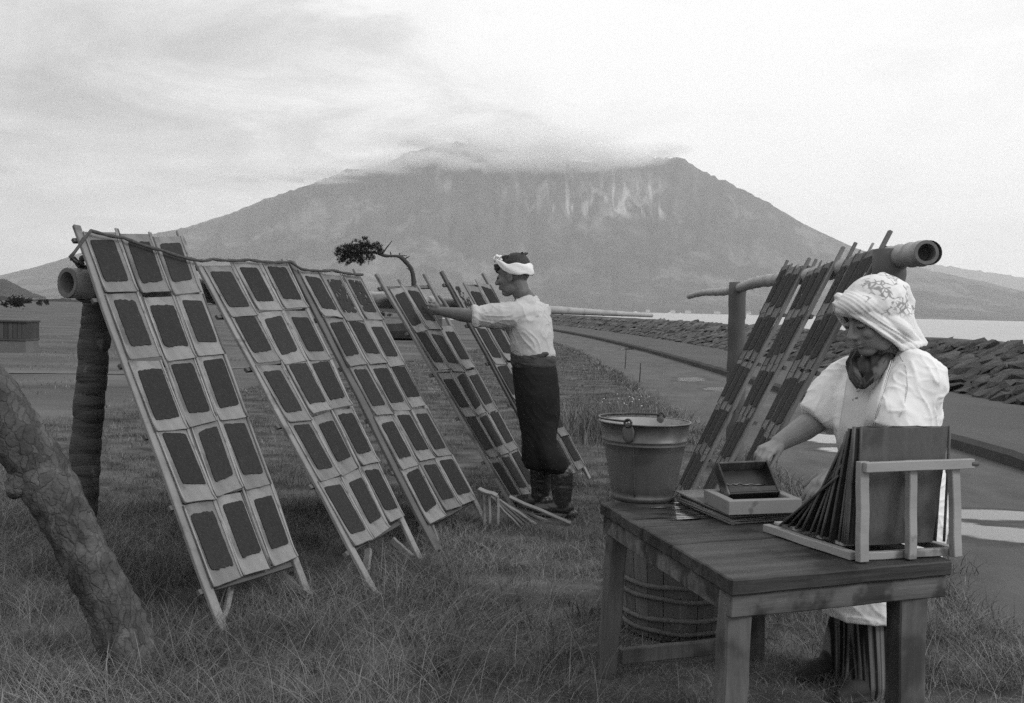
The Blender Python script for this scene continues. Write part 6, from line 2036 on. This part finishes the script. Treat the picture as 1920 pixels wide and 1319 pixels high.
    sm += [('l', [ring(RS - d * .06 + V((.05, -.03, .0)), d, u2, .04, .04), ring(RS + V((.025, -.02, .01)), d, u2, .080, .082), ring(RS.lerp(RE, .15), d, u2, .088, .086), ring(RS.lerp(RE, .5), d, u2, .096, .090), ring(RS.lerp(RE, .86), d, u2, .090, .082), ring(RS.lerp(RE, .96), d, u2, .086, .078), ring(RS.lerp(RE, 1.0), d, u2, .068, .062)], 24)]
    smk = blob('smock', sm, 0.0048, 6, m_smock, e, post=creases(0.0085, 0.0015, 6.0))
    # the bib of the apron, laid over the smock, and the seams of its armhole and hem
    from mathutils.bvhtree import BVHTree
    bvh = BVHTree.FromPolygons([v.co.copy() for v in smk.data.vertices], [tuple(p.vertices) for p in smk.data.polygons])
    Mi = smk.matrix_world
    def on(px, py, h):
        d_ = ray(px, py).normalized()
        hit, nn, _, _ = bvh.ray_cast(CP, d_)
        if hit is None: return None
        return hit + nn * h
    Lp = [(1592, 704), (1586, 740), (1580, 780), (1572, 830), (1566, 880)]
    Rp = [(1676, 676), (1664, 712), (1650, 760), (1636, 810), (1612, 868)]
    def along(poly, t):
        k = t * (len(poly) - 1); i = min(int(k), len(poly) - 2); f_ = k - i
        return poly[i][0] + (poly[i + 1][0] - poly[i][0]) * f_, poly[i][1] + (poly[i + 1][1] - poly[i][1]) * f_
    vs, fs = [], []; nu, nv = 14, 20
    last = P(1630, 760, 3.69)
    for i in range(nv + 1):
        for jx in range(nu + 1):
            u, t = jx / nu, i / nv
            a = along(Lp, t); b = along(Rp, t)
            px = a[0] + (b[0] - a[0]) * u
            py = a[1] + (b[1] - a[1]) * u + 34 * math.sin(math.pi * min(1, u * 1.15)) ** 1.0 * (1 - t) ** 2
            p = on(px, py, .006 + .002 * mnoise.noise(V((u * 6, t * 5, 0))))
            last = p if p is not None else last
            vs.append(last)
    for i in range(nv):
        for jx in range(nu):
            o_ = i * (nu + 1) + jx
            fs.append((o_, o_ + 1, o_ + nu + 2, o_ + nu + 1))
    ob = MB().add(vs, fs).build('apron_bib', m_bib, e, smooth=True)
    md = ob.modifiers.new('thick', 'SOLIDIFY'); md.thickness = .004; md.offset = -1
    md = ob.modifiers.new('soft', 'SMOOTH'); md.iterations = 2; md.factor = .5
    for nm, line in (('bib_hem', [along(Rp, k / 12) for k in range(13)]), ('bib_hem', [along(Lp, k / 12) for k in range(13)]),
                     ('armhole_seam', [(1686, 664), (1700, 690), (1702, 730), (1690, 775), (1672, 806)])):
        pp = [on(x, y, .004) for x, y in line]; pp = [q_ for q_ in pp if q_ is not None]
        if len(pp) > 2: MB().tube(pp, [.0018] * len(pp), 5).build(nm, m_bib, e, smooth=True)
    # striped trousers
    tz = [('l', [ring(P(1688, 985, 3.90), up, l, .15, .12), ring(P(1670, 1060, 3.88), up, l, .155, .13), ring(P(1655, 1110, 3.85), up, l, .14, .12)], 26),
          ('l', [ring(P(1640, 1060, 3.93), up, l, .085, .09), ring(P(1612, 1120, 3.94), up, l, .080, .085), ring(P(1590, 1190, 3.94), up, l, .078, .078), ring(P(1572, 1245, 3.93), up, l, .062, .062), ring(P(1562, 1266, 3.92), up, l, .045, .045)], 22),
          ('l', [ring(P(1655, 1060, 3.82), up, l, .075, .09), ring(P(1644, 1120, 3.79), up, l, .080, .085), ring(P(1640, 1200, 3.76), up, l, .082, .082), ring(P(1634, 1280, 3.72), up, l, .072, .072), ring(P(1630, 1310, 3.71), up, l, .05, .05)], 22)]
    blob('trousers', tz, 0.006, 3, stripes_material('trouser_stripes', (85, 6, 0.25), .016, .19), e, post=folds(0.006, 7, (1, 1, .4), True, 2.0))
    for a in (RA_, LA_):
        ff = (f + V((-.3, 0, 0))).normalized(); g = V((a.x, a.y, 0.012))
        blob('shoe', [('e', g + ff * .05, (.118, .042, .014), frame_of(ff)), ('c', [g + V((0, 0, .05)), g + V((0, 0, .028)), g + ff * .08 + V((0, 0, .024)), g + ff * .135 + V((0, 0, .014))], [.040, .040, .034, .018])], 0.005, 3, m_shoe, e)

def scarf_material():
    m = mat('printed_headscarf', 0.62, 0.72, 5, rough=0.9, spec=0.15, bump=0.25, bscale=70, bdist=0.003)
    N, L = m.node_tree.nodes, m.node_tree.links
    b = next(k for k in N if k.type == 'BSDF_PRINCIPLED')
    src = b.inputs['Base Color'].links[0].from_socket
    tc = N.new('ShaderNodeTexCoord')
    def rng(sock, a, bb, c=0.0, d=1.0):
        q = N.new('ShaderNodeMapRange'); q.interpolation_type = 'SMOOTHSTEP'
        q.inputs['From Min'].default_value = a; q.inputs['From Max'].default_value = bb
        q.inputs['To Min'].default_value = c; q.inputs['To Max'].default_value = d
        L.new(sock, q.inputs[0]); return q.outputs[0]
    def mm(a, c, op='MULTIPLY'):
        q = N.new('ShaderNodeMath'); q.operation = op; L.new(a, q.inputs[0]); L.new(c, q.inputs[1]); return q.outputs[0]
    # leaf sprays: strokes of a stretched, warped cell pattern inside an arching band over the crown
    wn_ = N.new('ShaderNodeTexNoise'); wn_.inputs['Scale'].default_value = 26; L.new(tc.outputs['Object'], wn_.inputs[0])
    vm = N.new('ShaderNodeVectorMath'); vm.operation = 'MULTIPLY_ADD'
    L.new(wn_.outputs['Color'], vm.inputs[0]); vm.inputs[1].default_value = (.03, .03, .03); L.new(tc.outputs['Object'], vm.inputs[2])
    mp = N.new('ShaderNodeMapping'); mp.inputs['Scale'].default_value = (1, 1, 1.6); mp.inputs['Rotation'].default_value = (0, .7, 0); L.new(vm.outputs[0], mp.inputs[0])
    vo = N.new('ShaderNodeTexVoronoi'); vo.feature = 'DISTANCE_TO_EDGE'; vo.inputs['Scale'].default_value = 34; L.new(mp.outputs[0], vo.inputs[0])
    line = rng(vo.outputs['Distance'], 0.05, 0.13, 1.0, 0.0)
    v2 = N.new('ShaderNodeTexVoronoi'); v2.inputs['Scale'].default_value = 46; L.new(mp.outputs[0], v2.inputs[0])
    dots = rng(v2.outputs['Distance'], 0.22, 0.34, 1.0, 0.0)
    pn = N.new('ShaderNodeTexNoise'); pn.inputs['Scale'].default_value = 17; pn.inputs['Detail'].default_value = 2; L.new(tc.outputs['Object'], pn.inputs[0])
    patch = rng(pn.outputs[0], 0.50, 0.56)
    sep = N.new('ShaderNodeSeparateXYZ'); L.new(tc.outputs['Object'], sep.inputs[0])
    reg = mm(rng(sep.outputs[2], -0.005, 0.03), rng(sep.outputs[0], -0.075, -0.05))
    f = mm(mm(mm(line, dots, 'MAXIMUM'), patch), reg)
    mx = N.new('ShaderNodeMix'); mx.data_type = 'RGBA'; mx.inputs[7].default_value = (.24, .24, .24, 1)
    fs = N.new('ShaderNodeMath'); fs.operation = 'MULTIPLY'; fs.inputs[1].default_value = 0.9; L.new(f, fs.inputs[0])
    L.new(fs.outputs[0], mx.inputs[0]); L.new(src, mx.inputs[6]); L.new(mx.outputs[2], b.inputs['Base Color'])
    return m
def stripes_material(name, sc, dark, light):
    m = mat(name, dark, light, 1.0, sc, rough=0.9, spec=0.1, detail=1.5, contrast=3.5, bump=0.2, bscale=60, bstretch=(1, 1, 1), bdist=.003)
    return m
m_smock = mat('white_smock_cotton', 0.66, 0.76, 5, rough=0.9, spec=0.15, bump=0.25, bscale=60, bdist=0.003)
build_woman()

# the second mat stand lying by the man's feet
def small_stand():
    c = G(950, 985, 0)
    e = empty('fallen_stand', c)
    tag(e, 'small wooden stand and slats lying in the grass by the boots of the man', 'stand')
    d = c.y
    def bar(name, a, b, w, m=m_stake, t=.016): MB().bar(a, b, w, t, (.2, -.6, .7), jit=.003, seg=4).build(name, m, e, bevel=.002)
    bar('top_rail', P(898, 917, d - .05), P(932, 930, d - .12), .028)
    for px, y0, y1 in ((907, 921, 985), (917, 926, 982), (933, 930, 988)): bar('upright', P(px, y0, d - .07), P(px + 1, y1, d - .07), .016)
    rg = random.Random(2)
    for i in range(9):
        a = P(915 + i * 7, 925 + i * 4.2, d - .03 + i * .03); b = P(975 + i * 10 + rg.uniform(-4, 4), 990 - i * 1.6 + rg.uniform(-4, 4), d - .10 + i * .05)
        bar('slat', a, b, .018 if i % 2 else .012, m_stake_dark if i % 3 else m_stake, .010)
    bar('long_slat', P(955, 932, d + .12), P(1070, 982, d + .05), .022)
small_stand()
